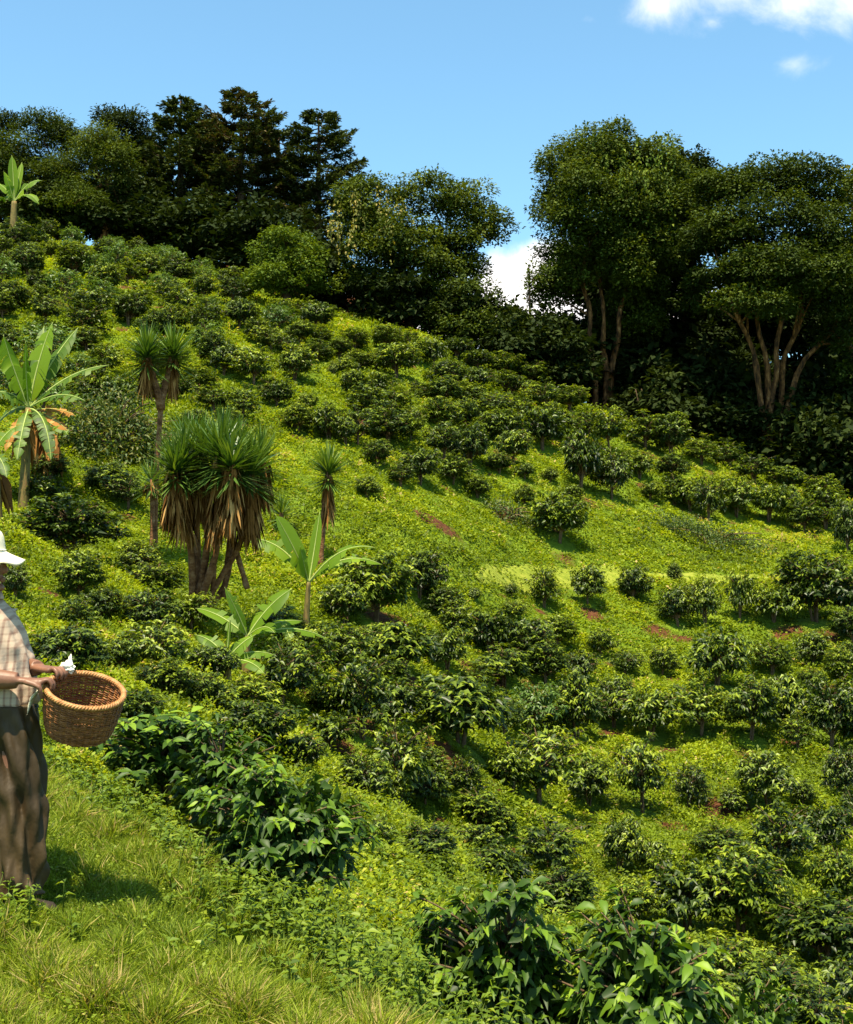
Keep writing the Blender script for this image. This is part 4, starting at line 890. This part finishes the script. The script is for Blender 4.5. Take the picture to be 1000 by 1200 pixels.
banana('tall banana plant at left edge with big pale leaves and brown hanging leaves', (27, 598), (34, 478), [
  (4,392,14,430,22,-.4,0), (62,378,44,420,26,.2,.15), (30,400,30,440,14,-.6,0), (92,384,60,418,22,.7,.3), (128,428,78,432,16,.3,.5), (100,470,68,452,18,-.6,.4), (-30,470,8,445,20,-.4,.4), (-20,520,10,470,20,.3,.4), (60,540,56,480,16,-.8,.5), (20,540,28,490,16,-1.0,.5), (52,382,46,425,18,.9,0)], stem_r=.13, old=True, dead=16, dry=[(80,505,62,486,14,-.4),(66,528,58,490,12,-.7),(6,530,18,492,12,-.5),(90,488,66,474,12,.1)])
banana('brown withered banana stem leaning beside the tall banana', (48, 560), (58, 500), [(80,510,68,492,14,-.3,.5), (36,520,46,496,12,.2,.5)], stem_r=.10, dead=22, old=True)
banana('banana plant cut off by the left border beside the picker hat', (-4, 615), (-8, 530), [(-40,470,-20,490,22,0,.2), (20,500,6,505,14,.3,.4), (-50,540,-25,520,16,.3,.4), (8,560,4,535,14,-.4,.5)], stem_r=.13, dead=10, old=True)
banana('small banana plant on the ridge top at far left', (15, 288), (17, 236), [
  (14,182,16,205,10,0,0), (4,200,10,212,10,-.5,.1), (50,212,34,208,12,.3,.3), (46,240,34,218,10,-.3,.4), (-12,214,4,212,12,.3,.3), (-10,246,4,222,10,.5,.4), (26,190,22,210,8,.5,0)], stem_r=.24)

# ------------------------------------------------------------------ the picker and his basket
PD = 5.75
PO = np.array([float(raydir(0, 600)[0]) * PD, PD, 0.0]); PO[2] = H(PO[0] + 0.1, PD)
def lp(px, py, y=0.0):
    """photo point at local depth y, in the picker's own coordinates (x forward, y to his left, z up)"""
    return pt(px, py, PD + y) - PO
M['skin'] = noise_mat('brown_skin', [(0.3, (0.13, 0.055, 0.03)), (0.7, (0.21, 0.095, 0.055))], scale=14, rough=0.5, bump=0.25, spec=0.4, dist=0.004)
M['hat'] = noise_mat('white_canvas', [(0.3, (0.68, 0.58, 0.43)), (0.7, (0.80, 0.70, 0.54))], scale=12, rough=0.9, bump=0.3, bscale=180, dist=0.002)
M['trouser'] = noise_mat('olive_brown_cloth', [(0.3, (0.026, 0.015, 0.005)), (0.55, (0.046, 0.027, 0.009)), (0.75, (0.082, 0.050, 0.018))], scale=5, stretch=(1, 1, .5), rough=0.6, bump=0.5, bscale=26, dist=0.012, spec=0.3)
M['boot'] = noise_mat('dark_boot', [(0.3, (0.015, 0.010, 0.007)), (0.7, (0.05, 0.033, 0.02))], scale=14, rough=0.6, bump=0.3)
M['belt'] = noise_mat('dark_belt', [(0.3, (0.012, 0.009, 0.007)), (0.7, (0.03, 0.02, 0.015))], scale=20, rough=0.5, bump=0.2)
M['cloth'] = noise_mat('pale_cotton', [(0.3, (0.46, 0.44, 0.33)), (0.7, (0.66, 0.64, 0.52))], scale=14, rough=0.9, bump=0.5, bscale=60, dist=0.004)
M['cloth_white'] = noise_mat('white_cotton', [(0.3, (0.66, 0.60, 0.50)), (0.7, (0.8, 0.75, 0.64))], scale=14, rough=0.9, bump=0.5, bscale=60, dist=0.004)
M['wicker'] = noise_mat('wicker', [(0.28, (0.065, 0.022, 0.006)), (0.5, (0.19, 0.068, 0.017)), (0.75, (0.36, 0.15, 0.042))], scale=26, stretch=(1, 1, 2.2), rough=0.55, bump=0.4, bscale=120, dist=0.002, spec=0.35)
M['wicker_rim'] = noise_mat('wicker_rim', [(0.28, (0.20, 0.08, 0.022)), (0.5, (0.36, 0.165, 0.055)), (0.75, (0.52, 0.29, 0.12))], scale=30, rough=0.55, bump=0.4, bscale=120, dist=0.002, spec=0.35)
M['eye'] = noise_mat('eye', [(0.4, (0.5, 0.45, 0.4)), (0.6, (0.6, 0.56, 0.5))], scale=3, rough=0.25, bump=0.0)
# checked cotton shirt
m, nt = new_mat('striped_shirt'); Lk = nt.links.new
tc = nd(nt, 'ShaderNodeTexCoord')
def stripes(axis, scale, lo, hi):
    w = nd(nt, 'ShaderNodeTexWave', wave_type='BANDS', bands_direction=axis); w.inputs['Scale'].default_value = scale; w.inputs['Distortion'].default_value = 1.2; w.inputs['Detail'].default_value = 2; w.inputs['Detail Scale'].default_value = 0.6
    Lk(tc.outputs['Object'], w.inputs['Vector']); r = nd(nt, 'ShaderNodeMapRange'); r.inputs[1].default_value = lo; r.inputs[2].default_value = hi; Lk(w.outputs['Fac'], r.inputs[0]); return r.outputs[0]
s1 = stripes('X', 12, 0.55, 0.95); s2 = stripes('Z', 10, 0.7, 1.0)
a1 = nd(nt, 'ShaderNodeMath', operation='MULTIPLY_ADD'); Lk(s2, a1.inputs[0]); a1.inputs[1].default_value = 0.45; Lk(s1, a1.inputs[2])
a2 = nd(nt, 'ShaderNodeMath', operation='MULTIPLY'); Lk(a1.outputs[0], a2.inputs[0]); a2.inputs[1].default_value = 0.6
mc = nd(nt, 'ShaderNodeMix', data_type='RGBA'); Lk(a2.outputs[0], mc.inputs[0]); mc.inputs[6].default_value = (0.47, 0.35, 0.26, 1); mc.inputs[7].default_value = (0.21, 0.115, 0.085, 1)
p = nd(nt, 'ShaderNodeBsdfPrincipled'); p.inputs['Roughness'].default_value = 0.9; p.inputs['Specular IOR Level'].default_value = 0.15; Lk(mc.outputs[2], p.inputs['Base Color'])
nz = nd(nt, 'ShaderNodeTexNoise'); nz.inputs['Scale'].default_value = 16; nz.inputs['Detail'].default_value = 5; Lk(tc.outputs['Object'], nz.inputs['Vector'])
b = nd(nt, 'ShaderNodeBump'); b.inputs['Strength'].default_value = 0.5; b.inputs['Distance'].default_value = 0.012; Lk(nz.outputs['Fac'], b.inputs['Height']); Lk(b.outputs[0], p.inputs['Normal'])
o = nd(nt, 'ShaderNodeOutputMaterial'); Lk(p.outputs[0], o.inputs[0]); M['shirt'] = m

def blob(mb, c, r, seg=24, rings=16, f=None):
    u = np.linspace(0, PI, rings + 1)[1:-1]; a = np.linspace(0, 2*PI, seg, endpoint=False)
    v = np.array([[math.sin(x)*math.cos(y), math.sin(x)*math.sin(y), math.cos(x)] for x in u for y in a])
    v = np.r_[v, [[0, 0, 1.0], [0, 0, -1.0]]]
    if f is not None: v = f(v)
    v = v * r + c; q = []; n = len(u)
    for i in range(n-1):
        for k in range(seg): q.append((i*seg+k, (i+1)*seg+k, (i+1)*seg+(k+1) % seg, i*seg+(k+1) % seg))
    t = [(n*seg, k, (k+1) % seg) for k in range(seg)] + [(n*seg+1, (n-1)*seg+(k+1) % seg, (n-1)*seg+k) for k in range(seg)]
    mb.add(v, quads=q, tris=t)
def loft(mb, rings, cap=True):
    """rings: (n, seg, 3)"""
    rings = np.asarray(rings); n, seg = rings.shape[:2]; v = rings.reshape(-1, 3); q = []
    for i in range(n-1):
        for k in range(seg): q.append((i*seg+k, i*seg+(k+1) % seg, (i+1)*seg+(k+1) % seg, (i+1)*seg+k))
    t = None
    if cap:
        b = len(v); v = np.r_[v, [rings[0].mean(0), rings[-1].mean(0)]]
        t = [(b, (k+1) % seg, k) for k in range(seg)] + [(b+1, (n-1)*seg+k, (n-1)*seg+(k+1) % seg) for k in range(seg)]
    mb.add(v, quads=q, tris=t)
def remesh(o, vox, smooth=6):
    m_ = o.modifiers.new('fuse', 'REMESH'); m_.mode = 'VOXEL'; m_.voxel_size = vox; m_.use_smooth_shade = True
    s = o.modifiers.new('soften', 'SMOOTH'); s.factor = 0.5; s.iterations = smooth
    return o

# basket frame: rim centre and tilted axis from the photograph
BR, BB, BH = 0.172, 0.135, 0.215
rimc = lp(100, 809, -0.12)
ax = norm(np.array([math.tan(math.radians(14)), -math.tan(math.radians(19)), 1.0]))
bx_ = norm(np.cross(np.array([0, 1.0, 0]), ax)); by_ = np.cross(ax, bx_)
def rim(th, r=BR, h=0.0): return rimc + bx_*(r*math.cos(th)) + by_*(r*math.sin(th)) + ax*h

person = empty('person', PO)
tag(person, 'coffee picker in white hat, striped shirt and olive trousers, cut off by the left border', 'person')
body = MB()
# legs, trunk, neck (mostly under the clothes)
hipR, hipL = np.array([0.03, -0.085, 0.86]), np.array([-0.02, 0.085, 0.86])
kneeR, kneeL = np.array([0.145, -0.10, 0.47]), np.array([-0.12, 0.11, 0.47])
ankR, ankL = np.array([0.147, -0.11, 0.075]), np.array([-0.26, 0.11, 0.075])
for hp, kn, an in ((hipR, kneeR, ankR), (hipL, kneeL, ankL)):
    tube(body, curve3([hp, kn, an], 14), np.interp(np.linspace(0, 1, 14), [0, .45, .55, .7, 1], [.085, .058, .055, .055, .038]), seg=14)
    tube(body, [an + [-.03, 0, -.02], an + [.04, 0, -.035], an + [.09, 0, -.045]], [.028, .024, .012], seg=10)
a_ = np.linspace(0, 2*PI, 28, endpoint=False)
def ell(c, rx, ry, n=2.3):
    ca, sa = np.cos(a_), np.sin(a_)
    return np.c_[c[0] + np.sign(ca)*np.abs(ca)**(2/n)*rx, c[1] + np.sign(sa)*np.abs(sa)**(2/n)*ry, np.full(28, c[2])]
loft(body, [ell((.03, 0, .80), .10, .14), ell((.045, 0, .90), .105, .145), ell((.03, 0, 1.05), .10, .14), ell((-.01, 0, 1.2), .10, .16), ell((-.04, 0, 1.33), .085, .17), ell((-.06, 0, 1.395), .05, .09)])
hc = np.array([-0.075, 0, 1.555])
tube(body, [[-.065, 0, 1.34], [-.075, 0, 1.43], [-.075, 0, 1.50]], [.062, .054, .056], seg=16)
def skull(v):
    v = v.copy(); z = v[:, 2]
    jaw = np.clip(-z, 0, 1); v[:, 1] *= 1 - 0.28*jaw; v[:, 0] = v[:, 0]*(1 - 0.15*jaw) + 0.16*jaw
    return v
blob(body, hc, np.array([.098, .076, .120]), f=skull)
blob(body, hc + [.100, 0, -.022], np.array([.020, .016, .020])); tube(body, [hc + [.090, 0, .02], hc + [.108, 0, -.024]], [.009, .014], seg=8)     # nose
blob(body, hc + [.086, 0, .030], np.array([.014, .05, .010]))                                     # brow
blob(body, hc + [.096, 0, -.062], np.array([.010, .026, .007])); blob(body, hc + [.094, 0, -.074], np.array([.010, .022, .008]))   # lips
blob(body, hc + [.082, 0, -.105], np.array([.020, .026, .018]))                                   # chin
for s in (-1, 1): blob(body, hc + [-.005, s*.078, -.01], np.array([.018, .010, .032]))            # ears
# arms and hands
shR, shL = np.array([-.05, -.185, 1.335]), np.array([-.05, .185, 1.335])
elR, elL = np.array([-.10, -.235, 1.050]), np.array([-.04, .245, 1.060])
def hand(el, sh, th, ts):
    rp = rim(th); o_ = norm((rp - rimc) * [1, 1, 0]); tg = np.cross(UP, o_) * ts
    wr = rp + o_*0.098 + UP*0.030 + (el - rp) * 0.06
    tube(body, curve3([sh, (sh+el)/2 + [-.01, 0, 0], el], 8), np.linspace(.056, .058, 8), seg=14)
    tube(body, curve3([el, el*.6 + wr*.4 + [0, 0, .004], wr], 10), np.interp(np.linspace(0, 1, 10), [0, .35, 1], [.060, .060, .036]), seg=14)
    blob(body, el, np.array([.058, .058, .058]))
    for k in range(7):   # palm as a slab of overlapping balls from wrist to knuckles
        f = k / 6; c = wr*(1-f) + (rp + o_*.022 + UP*.026)*f
        for j in np.linspace(-1, 1, 5): blob(body, c + tg * j * (.017 + .017*f), np.array([.017, .017, .0145]) * (1.1 - .15*f), 10, 8)
    for i, (off, ln) in enumerate([(-1.5, .92), (-.5, 1.03), (.5, 1.0), (1.5, .80)]):
        b0 = rp + o_*.024 + tg*off*.0205 + UP*.028; sp = tg*off*.0015
        ch = [b0, b0 - o_*.036*ln + UP*.006 + sp, b0 - o_*.058*ln - UP*.014 + sp*2, b0 - o_*.056*ln - UP*.040*ln + sp*2]
        tube(body, curve3(ch, 9), np.interp(np.linspace(0, 1, 9), [0, .34, .45, .7, 1], [.0105, .0098, .0100, .0090, .0072]) , seg=10)
        blob(body, ch[-1], np.array([.0074, .0074, .008]), 10, 8); blob(body, b0 + UP*.002, np.array([.0115, .0115, .0105]), 10, 8)
    t0 = wr*.55 + rp*.45 + o_*.02 + tg*.030 + UP*.01
    ch = [t0, rp + o_*.034 + tg*.052 + UP*.008, rp + o_*.024 + tg*.050 - UP*.020, rp + o_*.020 + tg*.044 - UP*.042]
    tube(body, curve3(ch, 9), np.linspace(.0145, .0085, 9), seg=10); blob(body, ch[-1], np.array([.009, .009, .010]), 10, 8)
    return wr
wrR = hand(elR, shR, PI + 0.36, 1); wrL = hand(elL, shL, PI - 0.42, -1)
bo = body.build('body', M['skin'], person); remesh(bo, 0.0048, 4)
for s in (-1, 1):
    me_ = MB(); blob(me_, hc + [.083, s*.032, .010], np.array([.012, .013, .012])); me_.build('eye', M['eye'], person)
mh = MB()     # short dark hair at nape and temples, under the hat
blob(mh, hc + [-.014, 0, .012], np.array([.094, .080, .110]), f=lambda v: np.c_[np.minimum(v[:, 0], .35), v[:, 1], np.maximum(v[:, 2], -.45)])
mh.build('hair', M['belt'], person)

# hat: soft crown, seam, drooping brim
mb = MB(); prof = [(0.0, .150), (.03, .149), (.062, .142), (.082, .125), (.092, .095), (.098, .045), (.1005, .014), (.104, .002), (.125, -.010), (.155, -.021), (.178, -.031), (.185, -.035), (.181, -.040), (.155, -.027), (.120, -.014), (.1015, -.004), (.096, .012), (.092, .06)]
sg = 72; R_ = []
for i, (r, z) in enumerate(prof):
    th = np.linspace(0, 2*PI, sg, endpoint=False); w = np.clip((r - .10) / .09, 0, 1)
    zz = z + w * (.010*np.sin(3*th + .5) + .006*np.sin(7*th)) + .003*np.sin(5*th + i) - w * .014 * np.cos(th)
    rr = r * (1 + .012*np.sin(4*th + 1)) + w * .008*np.sin(2*th)
    R_.append(np.c_[rr*np.cos(th)*1.03, rr*np.sin(th)*.95, zz * (.76 if z > 0 else 1)])
R_ = np.array(R_); tl = math.radians(1); Rm = np.array([[math.cos(tl), 0, math.sin(tl)], [0, 1, 0], [-math.sin(tl), 0, math.cos(tl)]])
loft(mb, R_ @ Rm.T + (hc + [-.005, 0, .062]), cap=False)
hat = mb.build('hat', M['hat'], person)
mb = MB(); th = np.linspace(0, 2*PI, 64); tube(mb, np.c_[.102*1.03*np.cos(th), .102*.95*np.sin(th), np.full(64, .010)] @ Rm.T + (hc + [-.005, 0, .062]), .0035, seg=6); mb.build('hat_band', M['cloth_white'], hat)

# trousers: two baggy legs, folds running down, bunched over the boots
def fold(th, z, s): return (.027*(np.abs(np.sin(2*th + 4.5*z + s)) - .62) + .022*(np.abs(np.sin(3*th - 7*z + 2*s)) - .62) + .008*np.sin(5*th - 11*z + 2*s) + .008*np.sin(8*th + 17*z) + .006*np.sin(13*th - 9*z + s) + .012*np.sin(34*z + 3*th + s)*np.clip((.35 - z)/.25, 0, 1) + .007*np.sin(30*z - 2*th)*np.exp(-((z - .50)/.07)**2))
mb = MB(); sg = 56; th = np.linspace(0, 2*PI, sg, endpoint=False)
for hp, kn, an, s, fr in ((hipR, kneeR, ankR, .3, 0), (hipL, kneeL, ankL, 2.1, 0)):
    cs = curve3([hp + [0.02, 0, .06], kn + [-.005, 0, 0], an + [-.005, 0, -.012]], 60); rg_ = []
    for i, c in enumerate(cs):
        f = i / 59; rx = np.interp(f, [0, .3, .55, .8, 1], [.140, .130, .110, .100, .099]); ry = np.interp(f, [0, .3, .55, 1], [.105, .10, .092, .10])
        k = fold(th, c[2], s) * np.interp(f, [0, .1, 1], [.6, 1.1, 1.3])
        rg_.append(np.c_[c[0] + (rx + k)*np.cos(th), c[1] + (ry + k)*np.sin(th), np.full(sg, c[2]) + (f > .97) * .012*np.sin(2*th + s)])
    loft(mb, rg_)
rg_ = []
for z, cx, rx, ry in [(.76, .035, .135, .165), (.80, .04, .142, .175), (.85, .042, .142, .178), (.89, .042, .136, .172), (.905, .042, .130, .168)]:
    k = (.006*np.sin(11*th + z*20) + .004*np.sin(17*th)); rg_.append(np.c_[cx + (rx + k)*np.cos(th), (ry + k)*np.sin(th), np.full(sg, z)])
loft(mb, rg_)
remesh(mb.build('trousers', M['trouser'], person), 0.0065, 2)
mb = MB(); th2 = np.linspace(0, 2*PI, 80); tube(mb, np.c_[.042 + .131*np.cos(th2), .168*np.sin(th2), np.full(80, .892) + .003*np.sin(3*th2)], .011, seg=8)
tube(mb, np.c_[.042 + .129*np.cos(th2), .166*np.sin(th2), np.full(80, .909) + .003*np.sin(3*th2)], .009, seg=8); mb.build('belt', M['belt'], person)
# shirt
mb = MB(); rg_ = []; sg = 64; th = np.linspace(0, 2*PI, sg, endpoint=False)
for z, cx, rx, ry in [(.905, .042, .128, .165), (.925, .044, .142, .180), (.955, .044, .142, .182), (1.0, .036, .138, .180), (1.06, .022, .134, .182), (1.12, .010, .134, .187), (1.18, -.006, .132, .192), (1.24, -.024, .126, .197), (1.30, -.040, .114, .200), (1.345, -.052, .098, .185), (1.38, -.060, .078, .135), (1.405, -.064, .068, .085), (1.43, -.066, .064, .068)]:
    w = np.interp(z, [.9, .97, 1.2, 1.4], [1.0, 1.3, .8, .2])
    k = w * (.008*np.sin(7*th + 9*z) + .006*np.sin(12*th - 14*z) + .006*np.sin(40*z + 3*th))
    ca, sa = np.cos(th), np.sin(th); e_ = 2/2.3
    rg_.append(np.c_[cx + np.sign(ca)*np.abs(ca)**e_*(rx + k), np.sign(sa)*np.abs(sa)**e_*(ry + k), np.full(sg, z)])
loft(mb, rg_)
for sh, el, s in ((shR, elR, .4), (shL, elL, 1.9)):
    d_ = el - sh; cs = curve3([sh + [0, -.03*np.sign(sh[1]), .012], (sh + el)/2 + [-.012, 0, .01], sh + d_*.93], 26); rg_ = []
    for i, c in enumerate(cs):
        f = i/25; r = np.interp(f, [0, .3, .8, .9, 1], [.082, .080, .080, .088, .080]); k = .007*np.sin(3*th + 22*f + s) + .005*np.sin(5*th - 30*f)
        rg_.append(np.c_[c[0] + (r + k)*np.cos(th), c[1] + (r*.95 + k)*np.sin(th), c[2] + np.zeros(sg) + .02*np.cos(th)*0])
    loft(mb, rg_)
shirt = mb.build('shirt', M['shirt'], person); remesh(shirt, 0.0065, 3)
mb = MB()    # turned-down collar
cs = [np.c_[-.066 + r*np.cos(th)*1.02, r*np.sin(th), np.full(sg, z) - .020*np.cos(th)*(r > .06)] for r, z in [(.060, 1.425), (.059, 1.462), (.066, 1.468), (.078, 1.445), (.086, 1.420), (.083, 1.416), (.070, 1.435)]]
loft(mb, cs, cap=False); mb.build('collar', M['shirt'], shirt)
for an in (ankR, ankL):   # boots
    mb = MB(); rg_ = []; aa = np.linspace(0, 2*PI, 24, endpoint=False)
    for x, w, h in [(-.085, .030, .045), (-.06, .040, .10), (0, .042, .105), (.05, .044, .075), (.10, .048, .055), (.15, .042, .045), (.175, .022, .025)]:
        rg_.append(np.c_[np.full(24, an[0] + x), an[1] + w*np.cos(aa), np.maximum(h*.5 + h*.55*np.sin(aa), 0.0) - .012])
    loft(mb, rg_); tube(mb, [an + [-.02, 0, -.02], an + [-.015, 0, .10]], [.052, .056], seg=16); mb.build('boot', M['boot'], person)

# basket
bo_ = empty('wicker_basket', PO + rim(0, 0, -BH)); bo_.rotation_euler = Matrix(np.c_[bx_, by_, ax].tolist()).to_euler()
tag(bo_, 'brown woven wicker picking basket held at the waist by the hatted man', 'basket')
def rad_at(h): return BB + (BR - BB) * (h / BH) ** 0.8 + .006*math.sin(PI * h / BH)
mb = MB(); ns = 34; nrg = 38; th = np.linspace(0, 2*PI, 205)
for i in range(nrg):
    h = .008 + (BH - .018) * i / (nrg - 1); r = rad_at(h) + .0052*np.sin(ns/2*th + PI*(i % 2)) + RNG.normal(0, .0011)
    tube(mb, np.c_[r*np.cos(th), r*np.sin(th), h + .0012*np.sin(3*th + i) + np.zeros_like(th)], .0045*RNG.uniform(.8, 1.2), seg=6)
mb.build('woven_wall', M['wicker'], bo_)
mb = MB()
for k in range(ns):
    a = 2*PI*(k + .5)/ns; hs = np.linspace(0, BH, 7); tube(mb, np.array([[rad_at(h)*math.cos(a), rad_at(h)*math.sin(a), h] for h in hs]), .0036, seg=5)
mb.build('stakes', M['wicker'], bo_)
mb = MB()
for i in range(16): 
    r = BB * (i + .6)/16; tube(mb, np.c_[r*np.cos(th[::3]), r*np.sin(th[::3]), .006 + .003*np.sin(8*th[::3] + PI*i)], .0052, seg=5)
blob(mb, np.array([0, 0, .004]), np.array([BB*.98, BB*.98, .004]), 40, 8); mb.build('base', M['wicker'], bo_)
mb = MB()
for s in range(3):
    tt = np.linspace(0, 2*PI, 260); ph = tt*26 + s*2*PI/3; r = BR + .0075*np.cos(ph); tube(mb, np.c_[r*np.cos(tt), r*np.sin(tt), BH + .0065*np.sin(ph)], .0070, seg=6)
mb.build('rim', M['wicker_rim'], bo_)
# cotton strap from the rim down to the belt, and the white cloth bunched on the rim
wl = lambda p_: np.array(Matrix(np.c_[bx_, by_, ax].tolist()).transposed() @ Vector(p_ - rim(0, 0, -BH)))
mb = MB(); A0 = rim(PI + .02, BR + .010, -.012); A1 = np.array([.180, -.09, .885]); cs = curve3([wl(A0), wl((A0 + A1)/2 + [-.02, -.015, .0]), wl(A1)], 16)
rg_ = []
for i, c in enumerate(cs):
    aa = np.linspace(0, 2*PI, 16, endpoint=False); w = .026 + .010*math.sin(i*.5)
    rg_.append(c + np.c_[.006*np.cos(aa) + .004*np.sin(3*aa + i), (w + .004*np.sin(4*aa + i*.7))*np.sin(aa), np.zeros(16)])
loft(mb, rg_); mb.build('strap', M['cloth'], bo_)
ce = empty('cloth_bundle', PO + rim(PI - .75, BR + .004, .018)); tag(ce, 'small bunched white cloth tucked at the basket rim beside the hands', 'cloth')
mb = MB()
def crumple(v):
    f = 1 + .22*np.sin(5*v[:, 0] + 3*v[:, 1]) + .18*np.sin(7*v[:, 2] - 4*v[:, 1] + 1) + .10*np.sin(13*v[:, 0] + 11*v[:, 2])
    v = v * f[:, None]; v[:, 2] += .55*np.clip(v[:, 2], 0, 1)**2*np.cos(2*v[:, 0]); return v
blob(mb, np.array([0, 0, .008]), np.array([.034, .026, .022]), 40, 28, crumple)
mb.build('bunched_cloth', M['cloth_white'], ce)
mb = MB(); blob(mb, np.array([.012, 0, .036]), np.array([.010, .008, .020]), 24, 16, crumple); mb.build('corner', M['cloth_white'], ce)

# ------------------------------------------------------------------ light and sky
SUN_EL, SUN_AZ = math.radians(71), math.radians(-162)     # azimuth measured from +Y (into the picture) towards +X
sv = Vector((math.sin(SUN_AZ) * math.cos(SUN_EL), math.cos(SUN_AZ) * math.cos(SUN_EL), math.sin(SUN_EL)))
sl = bpy.data.lights.new('sun', 'SUN'); sl.energy = 5.0; sl.angle = math.radians(0.53); sl.color = (1.0, 0.90, 0.66)
so = bpy.data.objects.new('sun', sl); COL.objects.link(so); so.rotation_euler = (-sv).to_track_quat('-Z', 'Y').to_euler(); so.location = (-20, 10, 60)
nt = W.node_tree; nt.nodes.clear(); Lk = nt.links.new
sky = nd(nt, 'ShaderNodeTexSky', sky_type='NISHITA', sun_disc=False); sky.sun_elevation = SUN_EL; sky.sun_rotation = SUN_AZ
sky.air_density = 1.0; sky.dust_density = 2.2; sky.ozone_density = 1.0; sky.altitude = 1200
tc = nd(nt, 'ShaderNodeTexCoord')
def cloud(blobs, dens_scale, lo, hi):
    """cumulus in the sky dome: noise kept within soft caps round given directions"""
    acc = None
    for px, py, rx, ry in blobs:
        a, b = raydir(px, py); v = norm(np.array([float(a), 1.0, float(b)]))
        mp = nd(nt, 'ShaderNodeVectorMath', operation='SUBTRACT'); Lk(tc.outputs['Generated'], mp.inputs[0]); mp.inputs[1].default_value = tuple(v)
        sc_ = nd(nt, 'ShaderNodeVectorMath', operation='MULTIPLY'); Lk(mp.outputs[0], sc_.inputs[0]); sc_.inputs[1].default_value = (FPX / rx, FPX / rx, FPX / ry)
        ln = nd(nt, 'ShaderNodeVectorMath', operation='LENGTH'); Lk(sc_.outputs[0], ln.inputs[0])
        s = nd(nt, 'ShaderNodeMapRange'); s.inputs[1].default_value = 1.25; s.inputs[2].default_value = 0.1; Lk(ln.outputs['Value'], s.inputs[0])
        if acc is None: acc = s.outputs[0]
        else:
            mx = nd(nt, 'ShaderNodeMath', operation='MAXIMUM'); Lk(acc, mx.inputs[0]); Lk(s.outputs[0], mx.inputs[1]); acc = mx.outputs[0]
    nz = nd(nt, 'ShaderNodeTexNoise'); nz.inputs['Scale'].default_value = dens_scale; nz.inputs['Detail'].default_value = 10; nz.inputs['Roughness'].default_value = 0.6; nz.inputs['Distortion'].default_value = 0.4
    Lk(tc.outputs['Generated'], nz.inputs['Vector'])
    ad = nd(nt, 'ShaderNodeMath', operation='MULTIPLY_ADD'); Lk(nz.outputs['Fac'], ad.inputs[0]); ad.inputs[1].default_value = 3.0; Lk(acc, ad.inputs[2])
    r = nd(nt, 'ShaderNodeMapRange', interpolation_type='SMOOTHSTEP'); r.inputs[1].default_value = lo; r.inputs[2].default_value = hi; Lk(ad.outputs[0], r.inputs[0])
    gate = nd(nt, 'ShaderNodeMapRange'); gate.inputs[1].default_value = 0.0; gate.inputs[2].default_value = 0.25; Lk(acc, gate.inputs[0])
    ml = nd(nt, 'ShaderNodeMath', operation='MULTIPLY'); Lk(r.outputs[0], ml.inputs[0]); Lk(gate.outputs[0], ml.inputs[1])
    return ml.outputs[0]
ca = cloud([(790,2,60,36),(855,-8,80,52),(930,0,90,42),(1010,0,60,44),(835,28,34,20)], 9.0, 1.85, 3.3)
cb = cloud([(925,76,50,18),(690,22,30,14)], 14.0, 2.0, 3.6)
cc = cloud([(610,340,120,50),(520,375,150,45),(730,370,160,45)], 6.0, 1.4, 2.1)
mx = nd(nt, 'ShaderNodeMath', operation='MAXIMUM'); Lk(ca, mx.inputs[0]); 
wk = nd(nt, 'ShaderNodeMath', operation='MULTIPLY'); Lk(cb, wk.inputs[0]); wk.inputs[1].default_value = 0.6; Lk(wk.outputs[0], mx.inputs[1])
mx2 = nd(nt, 'ShaderNodeMath', operation='MAXIMUM'); Lk(mx.outputs[0], mx2.inputs[0]); Lk(cc, mx2.inputs[1])
gain = nd(nt, 'ShaderNodeMix', data_type='RGBA', blend_type='MULTIPLY'); gain.inputs[0].default_value = 1; Lk(sky.outputs[0], gain.inputs[6]); gain.inputs[7].default_value = (0.93, 1.25, 1.17, 1)
mixc = nd(nt, 'ShaderNodeMix', data_type='RGBA'); Lk(mx2.outputs[0], mixc.inputs[0]); Lk(gain.outputs[2], mixc.inputs[6]); mixc.inputs[7].default_value = (7.2, 6.9, 6.7, 1)
bg = nd(nt, 'ShaderNodeBackground'); bg.inputs[1].default_value = 0.098; Lk(mixc.outputs[2], bg.inputs[0])
o = nd(nt, 'ShaderNodeOutputWorld'); Lk(bg.outputs[0], o.inputs[0])
